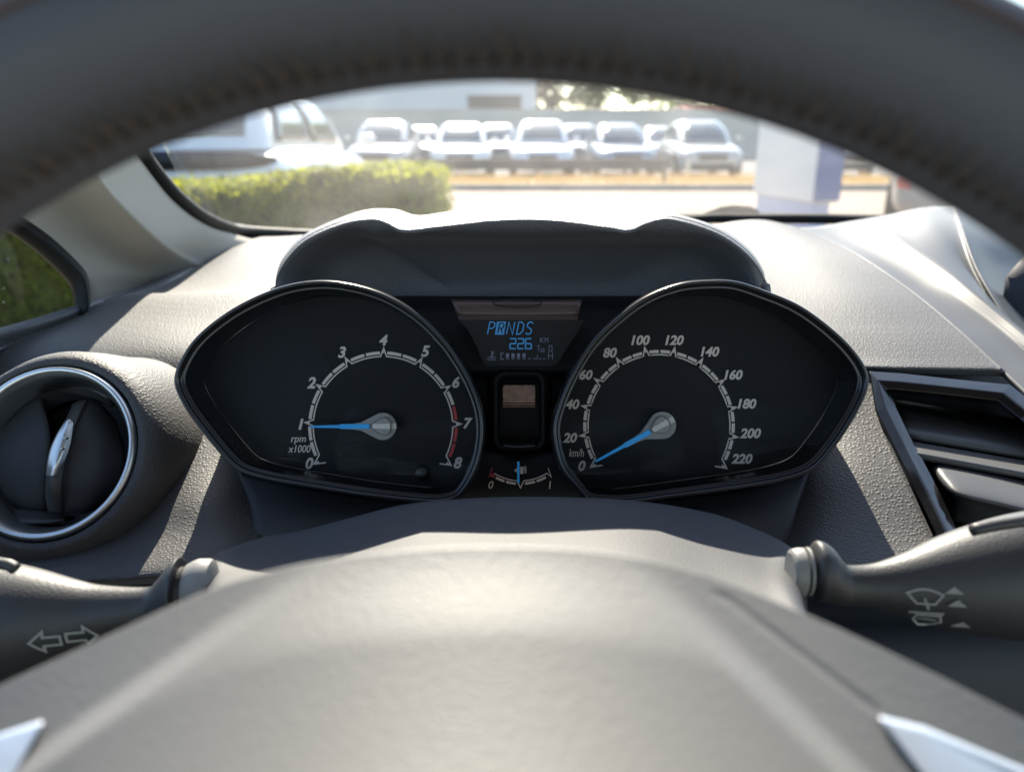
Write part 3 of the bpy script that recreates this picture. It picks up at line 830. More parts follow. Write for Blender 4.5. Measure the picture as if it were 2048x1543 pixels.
# ================================================================== STEERING COLUMN COVER
b = MB()
def shrow(k, d, dy=0):
    base = [(412, 1180, 1.0), (424, 1118, 1.0), (520, 1078, 1), (600, 1064, 1), (700, 1038, 1), (830, 1008, 1), (1024, 996, 1), (1250, 1002, 1), (1420, 1028, 1), (1520, 1064, 1), (1568, 1088, 1), (1598, 1114, 1), (1612, 1175, 1)]
    return [((x - 1024) * k + 1024, y + dy, d - .011 * float(sstep(120, 300, abs(x - 1030))) - .034 * float(sstep(430, 620, abs(x - 1008)))) for x, y, _ in base]
b.grid(loft([shrow(.99, .375, 40), shrow(1.0, .362, 4), shrow(1.0, .359, 0), shrow(1.005, .343, 36), shrow(1.02, .308, 105), shrow(1.12, .27, 215), shrow(1.4, .225, 380)], 90, 40))
colm = b.build("steering_column_cover", M_SHROUD, None, solid=.003)
tag(colm, "grey plastic cowl over the steering column, between wheel pad and gauges", "column cover")

# ================================================================== STALKS
def stalk_obj(name, label, prof, d0, kd, m, marks, collar):
    """prof: (px, centre py, radius px); sections are upright ellipses"""
    p = np.array(cr_u(np.array(prof, float), 70))
    root = thing(name, label, "stalk", P(prof[-1][0], prof[-1][1], d0))
    b = MB(); rings = []
    for x, cy_, r_ in p:
        rm = r_ / F * d0
        ring = []
        for k in range(40):
            a = 2 * math.pi * k / 40
            yy = -(cy_ - CY) / F * d0 + rm * math.sin(a)
            ring.append(CW((x - CX) / F * d0, yy, d0 - kd * rm * math.cos(a)))
        rings.append(ring)
    b.rings(rings, cap0=True, cap1=True)
    lever = b.build("lever", m, root, angle=60)
    for nm, pr in collar:
        b = MB(); b.rings([[CW((x - CX) / F * d0, -(cy_ - CY) / F * d0 + r_ / F * d0 * math.sin(2 * math.pi * k / 40), d0 - kd * r_ / F * d0 * math.cos(2 * math.pi * k / 40)) for k in range(40)] for x, cy_, r_ in pr], cap0=True, cap1=True)
        b.build(nm, m if pr[0][2] > 40 else M_RING, root, angle=28)
    def on(x, y):
        cy_ = np.interp(x, *(lambda o: (p[o, 0], p[o, 1]))(np.argsort(p[:, 0]))); r_ = np.interp(x, *(lambda o: (p[o, 0], p[o, 2]))(np.argsort(p[:, 0])))
        v = max(-.98, min(.98, (y - cy_) / r_)); rm = r_ / F * d0
        dd = d0 - kd * rm * math.sqrt(1 - v * v) - .0007
        return CW((x - CX) / F * d0, -(y - CY) / F * d0, dd)
    b = Draw(d0, on)
    marks(b)
    b.build("symbols", M_MARK, lever, smooth=False, solid=.0003)
    return root
def arrow(b, x0, x1, y, s):          # hollow arrow, s=+1 points right
    h = 21; n = 9; hd = 22
    xa, xb = (x0, x1) if s > 0 else (x1, x0)
    k = xb - s * hd
    pts = [(xb, y), (k, y - h), (k, y - n), (xa, y - n), (xa, y + n), (k, y + n), (k, y + h)]
    full = []
    for i in range(len(pts)):
        p0 = np.array(pts[i], float); p1 = np.array(pts[(i + 1) % len(pts)], float)
        for q in range(5): full.append(tuple(p0 + (p1 - p0) * q / 5))
    b.line(full, 4.5, closed=True)
def marks_turn(b): arrow(b, 103, 153, 1262, -1); arrow(b, 163, 214, 1258, 1)
def marks_wipe(b):
    fan = [(1790 + 60 * t, 1172 - 9 * math.sin(math.pi * t)) for t in np.linspace(0, 1, 9)]
    b.line(fan + [(1838, 1192)] + [(1808, 1192)], 4.5, closed=True); b.line([(1820, 1181), (1830, 1204)], 4.5)
    for y in (1160, 1180): b.poly([(1852, y + 8), (1868, y - 6), (1884, y + 8)]) if y == 1160 else b.poly([(1858, y + 12), (1874, y - 2), (1890, y + 12)])
    b.line([(1800, 1213), (1856, 1211)], 4.5)
    b.line([(1815 + 0, 1218), (1852, 1217), (1858, 1232), (1845, 1243), (1828, 1243), (1818, 1232)], 4.5, closed=True); b.line([(1822, 1228), (1850, 1228)], 3)
    b.poly([(1876, 1238), (1892, 1226), (1908, 1238)])
turn = stalk_obj("turn_signal_stalk", "black turn signal stalk with two hollow arrows, left of the steering column", [(-285, 1262, 30), (-276, 1262, 110), (-258, 1262, 144), (-220, 1262, 150), (-100, 1255, 138), (0, 1246, 122), (70, 1240, 102), (150, 1232, 72), (200, 1226, 56), (290, 1214, 40), (312, 1206, 44), (334, 1192, 57), (350, 1183, 66), (355, 1182, 68), (359, 1182, 66), (360, 1182, 42)], .300, .8, M_STALK, marks_turn, [("collar", [(358, 1180, 42), (358, 1178, 44), (372, 1176, 44), (372, 1175, 46)]), ("collar", [(374, 1180, 30), (374, 1176, 48), (384, 1174, 52), (396, 1172, 55), (418, 1172, 55), (424, 1172, 52), (428, 1172, 40)])])
wipe = stalk_obj("wiper_stalk", "black wiper stalk with windscreen wiper symbols, right of the steering column", [(2372, 1150, 30), (2364, 1150, 110), (2348, 1150, 144), (2320, 1150, 150), (2180, 1150, 142), (2048, 1152, 128), (1960, 1158, 112), (1880, 1164, 90), (1810, 1168, 62), (1750, 1170, 44), (1700, 1170, 40), (1686, 1166, 44), (1664, 1150, 56), (1644, 1142, 60), (1632, 1142, 58), (1622, 1142, 40)], .292, .8, M_STALK, marks_wipe, [("collar", [(1620, 1142, 40), (1618, 1142, 48), (1612, 1142, 48), (1610, 1142, 40)]), ("collar", [(1608, 1144, 36), (1606, 1143, 48), (1596, 1145, 50), (1584, 1146, 48), (1580, 1147, 42)])])
# finger ridges on top of each lever
for root, pts in ((turn, [(-60, 1118), (0, 1126), (20, 1130), (32, 1138)]), (wipe, [(1944, 1060), (1990, 1050), (2060, 1040), (2130, 1034)])):
    b = MB(); d_ = .297 if root is turn else .289
    b.tube([P(x, y, d_ - .018) for x, y in cr(pts, 16)], .0022, 10); b.build("rocker", M_STALK, root)

# ================================================================== WINDSCREEN, PILLAR, DOOR
pil = MB()
PR = [
    [(60, -120, .44), (180, 130, .545), (252, 250, .62), (283, 304, .645), (340, 384, .69), (400, 434, .75), (462, 466, .83), (535, 486, .90)],
    [(30, -105, .432), (160, 140, .538), (238, 266, .592), (272, 322, .617), (330, 398, .667), (390, 450, .728), (450, 480, .81), (520, 500, .88)],
    [(-40, -75, .415), (90, 170, .515), (185, 310, .560), (222, 368, .582), (285, 436, .625), (343, 486, .68), (398, 516, .765), (450, 535, .82)],
    [(-62, -66, .412), (64, 180, .512), (163, 325, .556), (200, 385, .578), (262, 452, .620), (322, 502, .672), (380, 530, .75), (432, 548, .81)],
    [(-160, 0, .412), (-35, 225, .505), (75, 375, .567), (115, 425, .592), (180, 482, .625), (245, 528, .66), (300, 552, .70), (355, 568, .76)],
    [(-260, 60, .41), (-120, 270, .475), (0, 415, .54), (50, 452, .563), (110, 500, .590), (155, 545, .612), (178, 575, .63), (184, 612, .64)]]
pil.grid(loft(PR, 60, 40))
pillar = pil.build("windscreen_pillar", M_PILLAR, None, solid=.012)
tag(pillar, "pale beige windscreen pillar trim, left of the windscreen", "pillar")
pup = MB()
ptop = [Vector(P(*r_[0])) for r_ in PR]
phead = [Vector(p) for p in ((-.335, .21, 1.53), (-.345, .20, 1.53), (-.38, .16, 1.52), (-.385, .15, 1.52), (-.40, .10, 1.50), (-.41, .06, 1.49))]
pup.grid([[a_.lerp(b_, t) + Vector((0, .01, .03)) * math.sin(math.pi * t) for a_, b_ in zip(ptop, phead)] for t in np.linspace(0, 1, 10)])
pup.build("upper_trim", M_PILLAR, pillar, solid=.01)

wsr = thing("windscreen", "large dusty car windscreen with black rubber edge above the dashboard", "windscreen", P(1024, 470, 1.1))
topl = CW(-.40, .50, .42)
def wsrow(t):
    bot = [P(395, 434, .75), P(470, 466, .88), P(640, 474, 1.02), P(1024, 476, 1.12), P(1500, 452, 1.12), P(2000, 440, 1.08), Vector((1.05, .92, 1.03))]
    top = [Vector((-.35, .22, 1.52)), Vector((-.32, .22, 1.525)), Vector((-.2, .235, 1.535)), Vector((.15, .25, 1.545)), Vector((.45, .25, 1.545)), Vector((.75, .235, 1.535)), Vector((.95, .2, 1.52))]
    return [b_.lerp(t_, t) + Vector((0, .05, .05)) * math.sin(math.pi * t) for b_, t_ in zip(bot, top)]
b = MB(); b.grid([wsrow(t) for t in np.linspace(0, 1, 14)]); b.build("glass", M_WIND, wsr, recalc=None)
sealp = [(150, 40, .535), (235, 210, .595), (272, 285, .62), (300, 330, .645), (345, 385, .685), (400, 430, .745), (455, 455, .83), (480, 462, .875), (560, 467, .94), (640, 470, .98), (800, 472, 1.02), (1100, 470, 1.06), (1380, 440, 1.08), (1500, 438, 1.08), (1640, 438, 1.07), (1760, 442, 1.06), (1900, 442, 1.05)]
b = MB(); b.tube([P(*p) for p in cr(sealp, 80)], .0068, 8); b.build("seal", M_SEAL, wsr)
b = MB(); b.tube([P(*p) for p in cr([(430, 440, .885), (480, 453, .92), (560, 460, .97), (640, 463, 1.0), (720, 465, 1.02)], 24)], .0022, 8); b.build("edge_strip", mat("grey_trim", (.12, .13, .13), .4, .5), wsr)

rf = thing("unseen_car_roof", "unseen car roof with pale headliner, added to keep sky light out of the cabin", "roof panel", Vector((.3, -.6, 1.55)))  # out of view, added to cut the sky fill in the cabin
b = MB(); b.grid([[Vector((x, y, 1.545 + .05 * (1 - ((x - .33) / .75) ** 2) - .04 * max(0, (y - .0) / .27) ** 2)) for x in np.linspace(-.42, 1.08, 14)] for y in np.linspace(-1.7, .27, 14)])
b.build("headliner", mat("headliner_cloth", (.34, .345, .36), .9, .1), rf, solid=.02)

fl = MB(); fl.box(-.74, 1.4, -1.6, 1.2, .30, .33)  # out of view, added to stop light bouncing up from the ground
tag(fl.build("unseen_car_floor", mat("floor_carpet", (.03, .03, .032), .95, .1), None, smooth=False), "unseen dark car floor, added to block light from below the dashboard", "car floor")

# wiper resting outside at the foot of the glass
b = MB()
w = [(1385, 438), (1405, 426), (1440, 413), (1465, 410), (1500, 412), (1518, 420), (1522, 438), (1460, 444)]
b.add([P(x, y, 1.16) for x, y in w] + [P(x, y, 1.20) for x, y in w], [tuple(range(8)), tuple(range(15, 7, -1))] + [(i, (i + 1) % 8, 8 + (i + 1) % 8, 8 + i) for i in range(8)])
wiper = thing("windscreen_wiper", "dark wiper arm lying at the foot of the windscreen, before the blue sign", "wiper", P(1450, 438, 1.18))
b.build("arm_cover", M_SEAL, wiper, smooth=False, bevel=.003)
b = MB(); b.tube([P(*p) for p in cr([(1320, 436, 1.17), (1420, 434, 1.17), (1600, 434, 1.17), (1760, 437, 1.16), (1850, 440, 1.15)], 20)], .006, 8); b.build("blade", M_SEAL, wiper)

door = thing("car_door", "front door with grained sill and dirty water-marked window, left of the dashboard", "car door", P(60, 700, .5))
fr = [(-90, 372, .49), (-20, 408, .525), (30, 440, .548), (90, 482, .565), (140, 528, .578), (163, 556, .583), (170, 585, .583), (172, 615, .58)]
b = MB()
b.grid(loft([[(x + 10, y - 10, d) for x, y, d in fr], [(x + 4, y + 2, d - .008) for x, y, d in fr], [(x - 16, y + 16, d - .006) for x, y, d in fr], [(x - 22, y + 18, d + .004) for x, y, d in fr]], 50, 14))
b.build("window_frame", M_SEAL, door, solid=.002)
b = MB()
gl = [(-200, 330, .46), (-90, 375, .50), (0, 425, .54), (80, 480, .57), (150, 545, .585), (168, 575, .588), (170, 615, .585), (60, 650, .55), (-80, 690, .51), (-250, 740, .46)]
b.add([P(*p) for p in gl], [tuple(range(len(gl)))]); b.build("window", M_DOORGLASS, door, smooth=False)
b = MB()
b.grid(loft([[(-250, 715, .45), (-60, 668, .50), (0, 655, .522), (80, 633, .55), (175, 603, .588), (280, 572, .69), (375, 546, .79), (420, 535, .84)],
             [(-250, 735, .445), (-60, 688, .495), (0, 670, .518), (80, 648, .545), (175, 616, .583), (280, 582, .685), (375, 554, .785), (420, 545, .835)],
             [(-260, 800, .45), (-60, 735, .50), (0, 705, .525), (80, 672, .55), (175, 635, .59), (280, 600, .69), (375, 568, .79), (420, 560, .84)],
             [(-270, 860, .455), (-70, 790, .505), (-8, 760, .53), (72, 725, .556), (168, 690, .596), (272, 655, .646), (368, 620, .70), (415, 610, .845)],
             [(-320, 1500, .50), (-100, 1500, .55), (-40, 1500, .57), (40, 1500, .6), (135, 1500, .64), (240, 1500, .69), (330, 1500, .74), (380, 1500, .76)]], 40, 30))
b.build("sill_panel", mat("sill_plastic", (0.085, 0.09, 0.095), 0.5, 0.45, bump=[('vor', 460, 0.4, 0.0008)]), door, solid=.003)

b = MB()
q0 = [P(-245, 735, .447), P(-255, 800, .45), P(-265, 860, .455)]
b.grid([[p + Vector((-.03 * t, -1.3 * t, .02 * t)) for t in np.linspace(0, 1, 12)] for p in q0] + [[Vector((-.41 - .03 * t, .43 - 1.3 * t, z)) for t in np.linspace(0, 1, 12)] for z in (.93, .84, .70, .36)])
b.build("door_card", MATS["sill_plastic"], door, solid=.004)
# ================================================================== OUTSIDE
def struct(name, mb, m, **k):
    o = mb.build(name, m, None, recalc=None, **k); o["kind"] = "structure"; return o
M_ROAD = mat("pale_paving", (.205, .168, .132), .9, .2, var=(1.2, .10), bump=[('noise', 60, .3, .01)])
M_TARMAC = mat("car_park_tarmac", (.10, .10, .10), .9, .3, var=(2, .15))
M_SOIL = mat("dry_verge", (.46, .34, .17), .95, .1, var=(4, .25))
M_KERB = mat("kerb_stone", (.20, .195, .185), .85, .2, var=(6, .2))
M_DRY = mat("dry_grass", (.62, .46, .22), .8, .2)
M_GREENLAND = mat("ground_green", (.10, .12, .05), .95, .1, var=(.6, .3))
def sheet(x0, x1, y0, y1, z): return MB().add([(x0, y0, z), (x1, y0, z), (x1, y1, z), (x0, y1, z)], [(0, 1, 2, 3)])
struct("ground", sheet(-900, 900, -300, 1500, 0), M_GREENLAND, smooth=False)
struct("road", sheet(-60, 60, -8, 17.4, .004), M_ROAD, smooth=False)
struct("kerb", MB().box(-60, 60, 17.4, 17.62, 0, .13), M_KERB, smooth=False, bevel=.02)
struct("verge", sheet(-60, 60, 17.62, 20.9, .09), M_SOIL, smooth=False)
struct("car_park", sheet(-60, 60, 20.9, 41, .012), M_TARMAC, smooth=False)

random.seed(11)
b = MB()
for i in range(9000):
    x = random.uniform(-5, 13); y = random.uniform(17.75, 20.7); h = random.uniform(.06, .22) * (1.25 if y > 19.6 else 1); w = .012
    a = random.uniform(0, 6.28); lx, ly = random.gauss(0, .06), random.gauss(0, .06)
    b.add([(x - w * math.cos(a), y - w * math.sin(a), .08), (x + w * math.cos(a), y + w * math.sin(a), .08), (x + lx, y + ly, .09 + h)], [(0, 1, 2)])
g = b.build("dry_grass", M_DRY, None, smooth=False, recalc=None); g["kind"] = "stuff"; g["label"] = "dry yellow grass on the verge across the road"

# --- leaves
M_LEAFH = mat("hedge_leaf", (.17, .18, .015), .6, .12, var=(2.5, .3))
M_LEAFD = mat("tree_leaf_dark", (.055, .075, .03), .55, .4, var=(.8, .35))
M_LEAFY = mat("tree_leaf_light", (.13, .17, .035), .55, .4, var=(.8, .3))
M_TRUNK = mat("bark", (.10, .075, .05), .9, .2, var=(8, .3))
def leafy(m, col, k):
    nt = m.node_tree; o = [n for n in nt.nodes if n.type == 'OUTPUT_MATERIAL'][0]; b_ = nt.nodes["Principled BSDF"]
    t = nt.nodes.new("ShaderNodeBsdfTranslucent"); t.inputs[0].default_value = (*col, 1)
    x = nt.nodes.new("ShaderNodeMixShader"); x.inputs[0].default_value = k
    nt.links.new(b_.outputs[0], x.inputs[1]); nt.links.new(t.outputs[0], x.inputs[2]); nt.links.new(x.outputs[0], o.inputs["Surface"])
leafy(M_LEAFH, (.32, .34, .03), .5); leafy(M_LEAFD, (.10, .13, .055), .35); leafy(M_LEAFY, (.24, .30, .05), .45)
def leaf(b, c, s, n=None, up=.3):
    d = Vector((random.gauss(0, 1), random.gauss(0, 1), random.gauss(0, 1)))
    if n is not None: d = d * .55 + Vector(n)
    d.normalize()
    u = d.cross(Vector((random.random(), random.random(), random.random()))).normalized(); v = d.cross(u)
    c = Vector(c)
    b.add([c - u * s, c + v * s * .55, c + u * s, c - v * s * .55], [(0, 1, 2, 3)])
def clump_pt(x, y): return .022 * math.sin(x * 3.1 + 1.3 * y) + .02 * math.sin(x * 7.7 + y * 5.1)
def hedge(name, label, x0, x1, y0, y1, ztop, n, m, s=.028):
    root = thing(name, label, "hedge", ((x0 + x1) / 2, (y0 + y1) / 2, 0))
    b = MB(); b.rings([[(x, y0 + .07, .02), (x, y0 + .07, ztop(x) - .025), (x, y1 - .07, ztop(x) - .025), (x, y1 - .07, .02)] for x in np.linspace(x0 + .07, x1 - .07, 24)], cap0=True, cap1=True)
    b.build("branches", mat("hedge_inside", (.030, .034, .014), .9, .1), root, smooth=False)
    b = MB()
    for i in range(n):
        f_ = random.random(); ar = [(x1 - x0) * (y1 - y0) * 1.3, (x1 - x0) * .95, (y1 - y0) * .95 * 1.1]; t = f_ * sum(ar)
        x = random.uniform(x0, x1); y = random.uniform(y0, y1)
        if t < ar[0]:
            z = ztop(x) + .5 * clump_pt(x, y) + random.gauss(0, .014); nn = (0, -.2, 1)
        elif t < ar[0] + ar[1]:
            z = random.uniform(.02, ztop(x)); y = y0 + clump_pt(x, z * 2) * .6 + random.gauss(0, .025); nn = (0, -1, .4)
        else:
            z = random.uniform(.02, ztop(x1)); x = x1 + clump_pt(y, z * 2) * .5 + random.gauss(0, .025); nn = (1, 0, .4)
        leaf(b, (x, y, z), s * random.uniform(.6, 1.4), nn)
    b.build("foliage", m, root, smooth=False, recalc=None)
    return root
random.seed(5)
def zt(x): return .862 + .105 * float(sstep(-1.75, -.75, x))
hedge("hedge", "clipped hedge with bright yellow-green top, in front of the white cars", -3.6, -.44, 4.3, 5.3, zt, 52000, M_LEAFH, .019)
hedge("hedge", "dark green hedge seen through the dirty door window", -6.2, -4.4, -1.2, 6.0, lambda x: 1.75, 16000, M_LEAFD, .035)

def tree(label, x, y, h, r, m, n=2600, group=None):
    root = thing("tree", label, "tree", (x, y, 0), group)
    b = MB(); b.tube([(x, y, 0), (x + .1, y, h * .3), (x - .05, y, h * .55), (x, y, h * .85)], [.16, .12, .08, .03], 8)
    for k in range(7):
        a = k * 2.4; z0 = h * (.3 + .06 * k)
        b.tube([(x, y, z0), (x + math.cos(a) * r * .4, y + math.sin(a) * r * .4, z0 + h * .12), (x + math.cos(a) * r * .8, y + math.sin(a) * r * .8, z0 + h * .2)], [.06, .04, .015], 6)
    b.build("trunk", M_TRUNK, root, recalc=None)
    b = MB(); cl = []
    for k in range(26):
        while True:
            q = Vector((random.uniform(-1, 1), random.uniform(-1, 1), random.uniform(-1, 1)))
            if q.length < 1: break
        cl.append((Vector((x + q.x * r, y + q.y * r, h * .64 + q.z * h * .36)), r * random.uniform(.22, .42)))
    for i in range(n):
        c, s_ = random.choice(cl)
        leaf(b, c + Vector((random.gauss(0, .5), random.gauss(0, .5), random.gauss(0, .45))) * s_, .16 * random.uniform(.6, 1.5))
    b.build("crown", m, root, smooth=False, recalc=None)
    return root
random.seed(21)
tree("dark green tree rising right beside the pale building", 2.6, 52, 7.5, 2.3, M_LEAFD, group="trees behind the car park")
tree("dark loose tree with sky gaps, second from the pale building", 5.6, 54, 8.0, 2.6, M_LEAFD, 2000, group="trees behind the car park")
tree("bright yellow-green tree, the lightest of those behind the car park", 8.6, 51, 7.0, 2.3, M_LEAFY, 2600, group="trees behind the car park")
tree("dull green tree behind the red roof, right of the yellow-green one", 13.0, 58, 7.5, 3.0, M_LEAFD, 2600, group="trees behind the car park")

# --- building, wall, house
bl = thing("building", "long pale grey warehouse with one dark window, behind the parked cars", "building", (-8, 50, 0))
b = MB(); b.box(-24, 1.35, 46, 60, 0, 7.2); b.build("wall", mat("pale_cladding", (.52, .54, .56), .6, .3, var=(.25, .06)), bl, smooth=False, bevel=.05)
b = MB(); b.box(-24.2, 1.55, 45.8, 60.2, 7.2, 7.6); b.build("roof_edge", mat("roof_trim", (.35, .36, .38), .5, .4), bl, smooth=False)
wx0, wx1 = -2.42, .47
b = MB(); b.box(wx0, wx1, 45.95, 46.02, 2.35, 3.25); wf = b.build("window", mat("dark_pane", (.06, .065, .065), .5, .3), bl, smooth=False)
b = MB()
fo = [(wx0 - .06, 2.29), (wx1 + .06, 2.29), (wx1 + .06, 3.31), (wx0 - .06, 3.31)]; fi = [(wx0 + .03, 2.38), (wx1 - .03, 2.38), (wx1 - .03, 3.22), (wx0 + .03, 3.22)]
b.rings([[(x, 45.99, z) for x, z in fo], [(x, 45.91, z) for x, z in fo], [(x, 45.91, z) for x, z in fi], [(x, 45.94, z) for x, z in fi]])
b.build("frame", mat("window_frame_grey", (.14, .145, .145), .5, .4), wf, smooth=False)
wl = MB(); wl.box(-30, 16, 41.0, 41.25, 0, 2.32); wl.box(-30, 16, 40.95, 41.3, 2.32, 2.42)
tag(wl.build("perimeter_wall", mat("grey_wall", (.40, .395, .365), .9, .2, var=(.5, .1)), None, smooth=False, recalc=None), "long plain grey wall behind the parked cars", "wall")
hs = thing("house", "low house with red tiled roof showing above the grey wall", "house", (12, 56, 0))
b = MB(); b.box(11.5, 15.5, 52, 57, 0, 2.5); b.build("wall", mat("house_wall", (.4, .37, .33), .8, .2), hs, smooth=False)
b = MB(); b.add([(11.2, 51.6, 2.45), (15.8, 51.6, 2.45), (15.8, 54.5, 3.1), (11.2, 54.5, 3.1), (11.2, 57.4, 2.45), (15.8, 57.4, 2.45)], [(0, 1, 2, 3), (3, 2, 5, 4), (0, 3, 4), (1, 5, 2)]); b.build("roof", mat("red_tiles", (.38, .10, .06), .7, .3), hs, smooth=False, solid=.1)

# low dark barrier in front of the cars
br = thing("barrier", "low dark crash barrier between the dry grass and the parked cars", "barrier", (3, 20.8, 0))
b = MB(); b.box(-3.0, 4.1, 20.74, 20.84, .30, .58); b.build("rail", mat("dark_rail", (.055, .058, .06), .7, .3, var=(3, .3)), br, smooth=False, bevel=.02)
for x in np.arange(-2.8, 4.1, 1.15):
    b = MB(); b.box(x - .05, x + .05, 20.85, 20.95, 0, .55); b.build("post", MATS["dark_rail"], br, smooth=False)
for i, (x, y, lb) in enumerate([(3.55, 18.6, "short weathered wooden stake in the dry grass before the blue car"), (4.45, 20.2, "pale stake by the right end of the crash barrier")]):
    b = MB(); b.tube([(x, y, 0), (x, y, .55)], [.05, .045], 8); b.tube([(x, y, .55), (x, y, .6)], [.06, .02], 8)
    tag(b.build("stake", mat("stake_wood", (.12, .11, .08), .9, .2) if i == 0 else mat("stake_pale", (.5, .45, .36), .9, .2), None, recalc=None), lb, "stake", "stakes in the verge")

# --- cars: forward is local +X
M_GLASSCAR = mat("car_glass", (.05, .075, .085), .12, 1.0)
M_TYRE = mat("tyre", (.02, .02, .02), .8, .2)
M_ALLOY = mat("alloy", (.45, .46, .48), .35, .5, metal=.8)
M_LAMP = mat("lamp_clear", (.75, .78, .8), .12, .6)
M_TAIL = mat("lamp_red", (.45, .02, .03), .2, .6)
M_GRILL = mat("grille_black", (.015, .015, .017), .4, .4)
M_PLATE = mat("plate", (.7, .7, .66), .5, .4)
def paint(name, c): return mat(name, c, .32, .5, coat=.8)
WHITE = paint("paint_white", (.70, .69, .665)); SILVER = paint("paint_silver", (.30, .315, .325)); BLUE = paint("paint_blue_grey", (.10, .15, .22)); GREY = paint("paint_grey", (.22, .23, .24)); PEARL = paint("paint_pearl", (.50, .53, .60))

def make_car(name, label, pnt, L=4.35, W=1.84, H=1.58, belt=.99, hood=.92, low=False, group=None, loc=(0, 0, 0), rz=0.0):
    root = thing(name, label, "car", (0, 0, 0), group)
    hw = W / 2; hl = L / 2
    # lower body by stations (x, top z, bottom z, half width)
    stn = [(hl, .62, .32, .55 * hw), (hl - .06, .74, .24, .80 * hw), (hl - .25, hood - .10, .2, .95 * hw), (hl - .75, hood - .03, .2, hw), (hl - 1.25, hood + .02, .2, hw), (hl - 1.6, belt, .2, hw), (0, belt + .02, .2, hw), (-hl + 1.2, belt + .05, .2, hw), (-hl + .5, belt + .06, .2, .98 * hw), (-hl + .12, belt + .02, .26, .92 * hw), (-hl, belt - .12, .36, .80 * hw)]
    b = MB(); rings = []
    for x, zt_, zb, w_ in stn:
        half = [(w_ * .80, zb), (w_ * .97, zb + .10), (w_, zb + (zt_ - zb) * .5), (w_ * .985, zt_ - .14), (w_ * .90, zt_ - .03), (w_ * .6, zt_ + .015)]
        ring = [(x, y, z) for y, z in half] + [(x, -y, z) for y, z in reversed(half)]
        rings.append([Vector(p) for p in ring])
    b.rings(rings, cap0=True, cap1=True)
    body = b.build("body", pnt, root, subsurf=2, recalc='out')
    # cabin
    fb, fr_, rr_, rb = hl - 1.08, hl - 2.1, -hl + .62, -hl + .16
    if low: fr_, rr_, rb = hl - 2.2, -hl + .42, -hl + .06
    lo = [Vector((fb, s_ * hw * .80, belt - .02)) for s_ in (1, -1)] + [Vector((rb, s_ * hw * .80, belt + .02)) for s_ in (-1, 1)]
    hi = [Vector((fr_, s_ * hw * .61, H)) for s_ in (1, -1)] + [Vector((rr_, s_ * hw * .60, H - .03)) for s_ in (-1, 1)]
    mid = [a.lerp(c, .5) + Vector(((.06 if i < 2 else -.04), (.05 if a.y > 0 else -.05), .03)) for i, (a, c) in enumerate(zip(lo, hi))]
    b = MB(); b.rings([lo, mid, hi], cap1=True); b.build("cabin", pnt, root, smooth=True, bevel=.12, recalc='out', angle=50)
    def pane(nm, a0, b0, u0, u1, v0, v1, bulge, taper=0.0):
        # a0,b0 indices of cabin corners; bilinear on the lower/mid/high edges
        b = MB(); rows = []
        nrm = None
        for v_ in np.linspace(v0, v1, 7):
            row = []
            for u in np.linspace(u0, u1, 7):
                w_ = (u - u0) / (u1 - u0); v = v0 + (v_ - v0) * (1 - taper * w_ ** 2.5)
                def col(i): return lo[i].lerp(mid[i], v * 2) if v < .5 else mid[i].lerp(hi[i], v * 2 - 1)
                row.append(col(a0).lerp(col(b0), u))
            rows.append(row)
        n_ = (rows[0][-1] - rows[0][0]).cross(rows[-1][0] - rows[0][0]).normalized()
        cc = sum((p for r_ in rows for p in r_), Vector()) / 49
        if n_.dot(cc - Vector((0, 0, 1.1))) < 0: n_ = -n_
        b.grid([[p + n_ * bulge for p in r_] for r_ in rows]); b.build(nm, M_GLASSCAR, root, recalc=None, solid=.004)
    pane("windscreen", 0, 1, .09, .91, .10, .88, .012)
    pane("rear_window", 3, 2, .10, .90, .18, .85, .012)
    for a0, b0 in ((0, 3), (1, 2)):
        pane("side_window", a0, b0, .12, .50, .10 if not low else .02, .84 if not low else .52, .012); pane("side_window", a0, b0, .515 if low else .53, .90 if not low else .955, .10 if not low else .02, .84 if not low else .52, .012, .75 if low else .0)
    # wheels
    for sx in (hl - .85, -hl + .85):
        for sy in (1, -1):
            y0, y1 = (hw - .20, hw + .012)
            b = MB(); rings = []
            for r_, y in ((.20, y0), (.33, y0), (.345, y0 + .04), (.345, y1 - .03), (.33, y1), (.24, y1 + .004), (.23, y1 - .02)):
                rings.append([Vector((sx + r_ * math.cos(2 * math.pi * k / 28), sy * y, .345 + r_ * math.sin(2 * math.pi * k / 28))) for k in range(28)])
            b.rings(rings); wh = b.build("wheel", M_TYRE, root, recalc='out', angle=40)
            b = MB()
            b.rings([[Vector((sx + r_ * math.cos(2 * math.pi * k / 28), sy * y, .345 + r_ * math.sin(2 * math.pi * k / 28))) for k in range(28)] for r_, y in ((.235, y1 - .012), (.215, y1 - .006), (.06, y1 + .006))], cap1=True)
            b.build("rim", M_ALLOY, wh, recalc='out', angle=40)
    for sy in (1, -1):
        b = MB(); b.grid([[Vector((hl - .10 - .10 * t - .0, sy * hw * (.52 + .36 * t), z)) + Vector((.03, 0, 0)) for t in np.linspace(0, 1, 6)] for z in (.62, .69, .75)])
        b.build("headlight", M_LAMP, root, recalc=None, solid=.03)
        b = MB(); b.box(-hl - .005, -hl + .18, sy * hw * .80 - .07, sy * hw * .80 + .07, belt - .36, belt - .21); b.build("tail_light", M_TAIL, root, recalc='out', smooth=False, bevel=.03)
        b = MB(); b.box(fb - .30, fb - .16, sy * (hw + .09) - .09, sy * (hw + .09) + .09, belt + .0, belt + .14); b.build("mirror", pnt, root, recalc='out', bevel=.04)
    b = MB(); b.box(hl - .02, hl + .012, -.42 * hw, .42 * hw, .52, .66); b.build("grille", M_GRILL, root, recalc='out', smooth=False, bevel=.02)
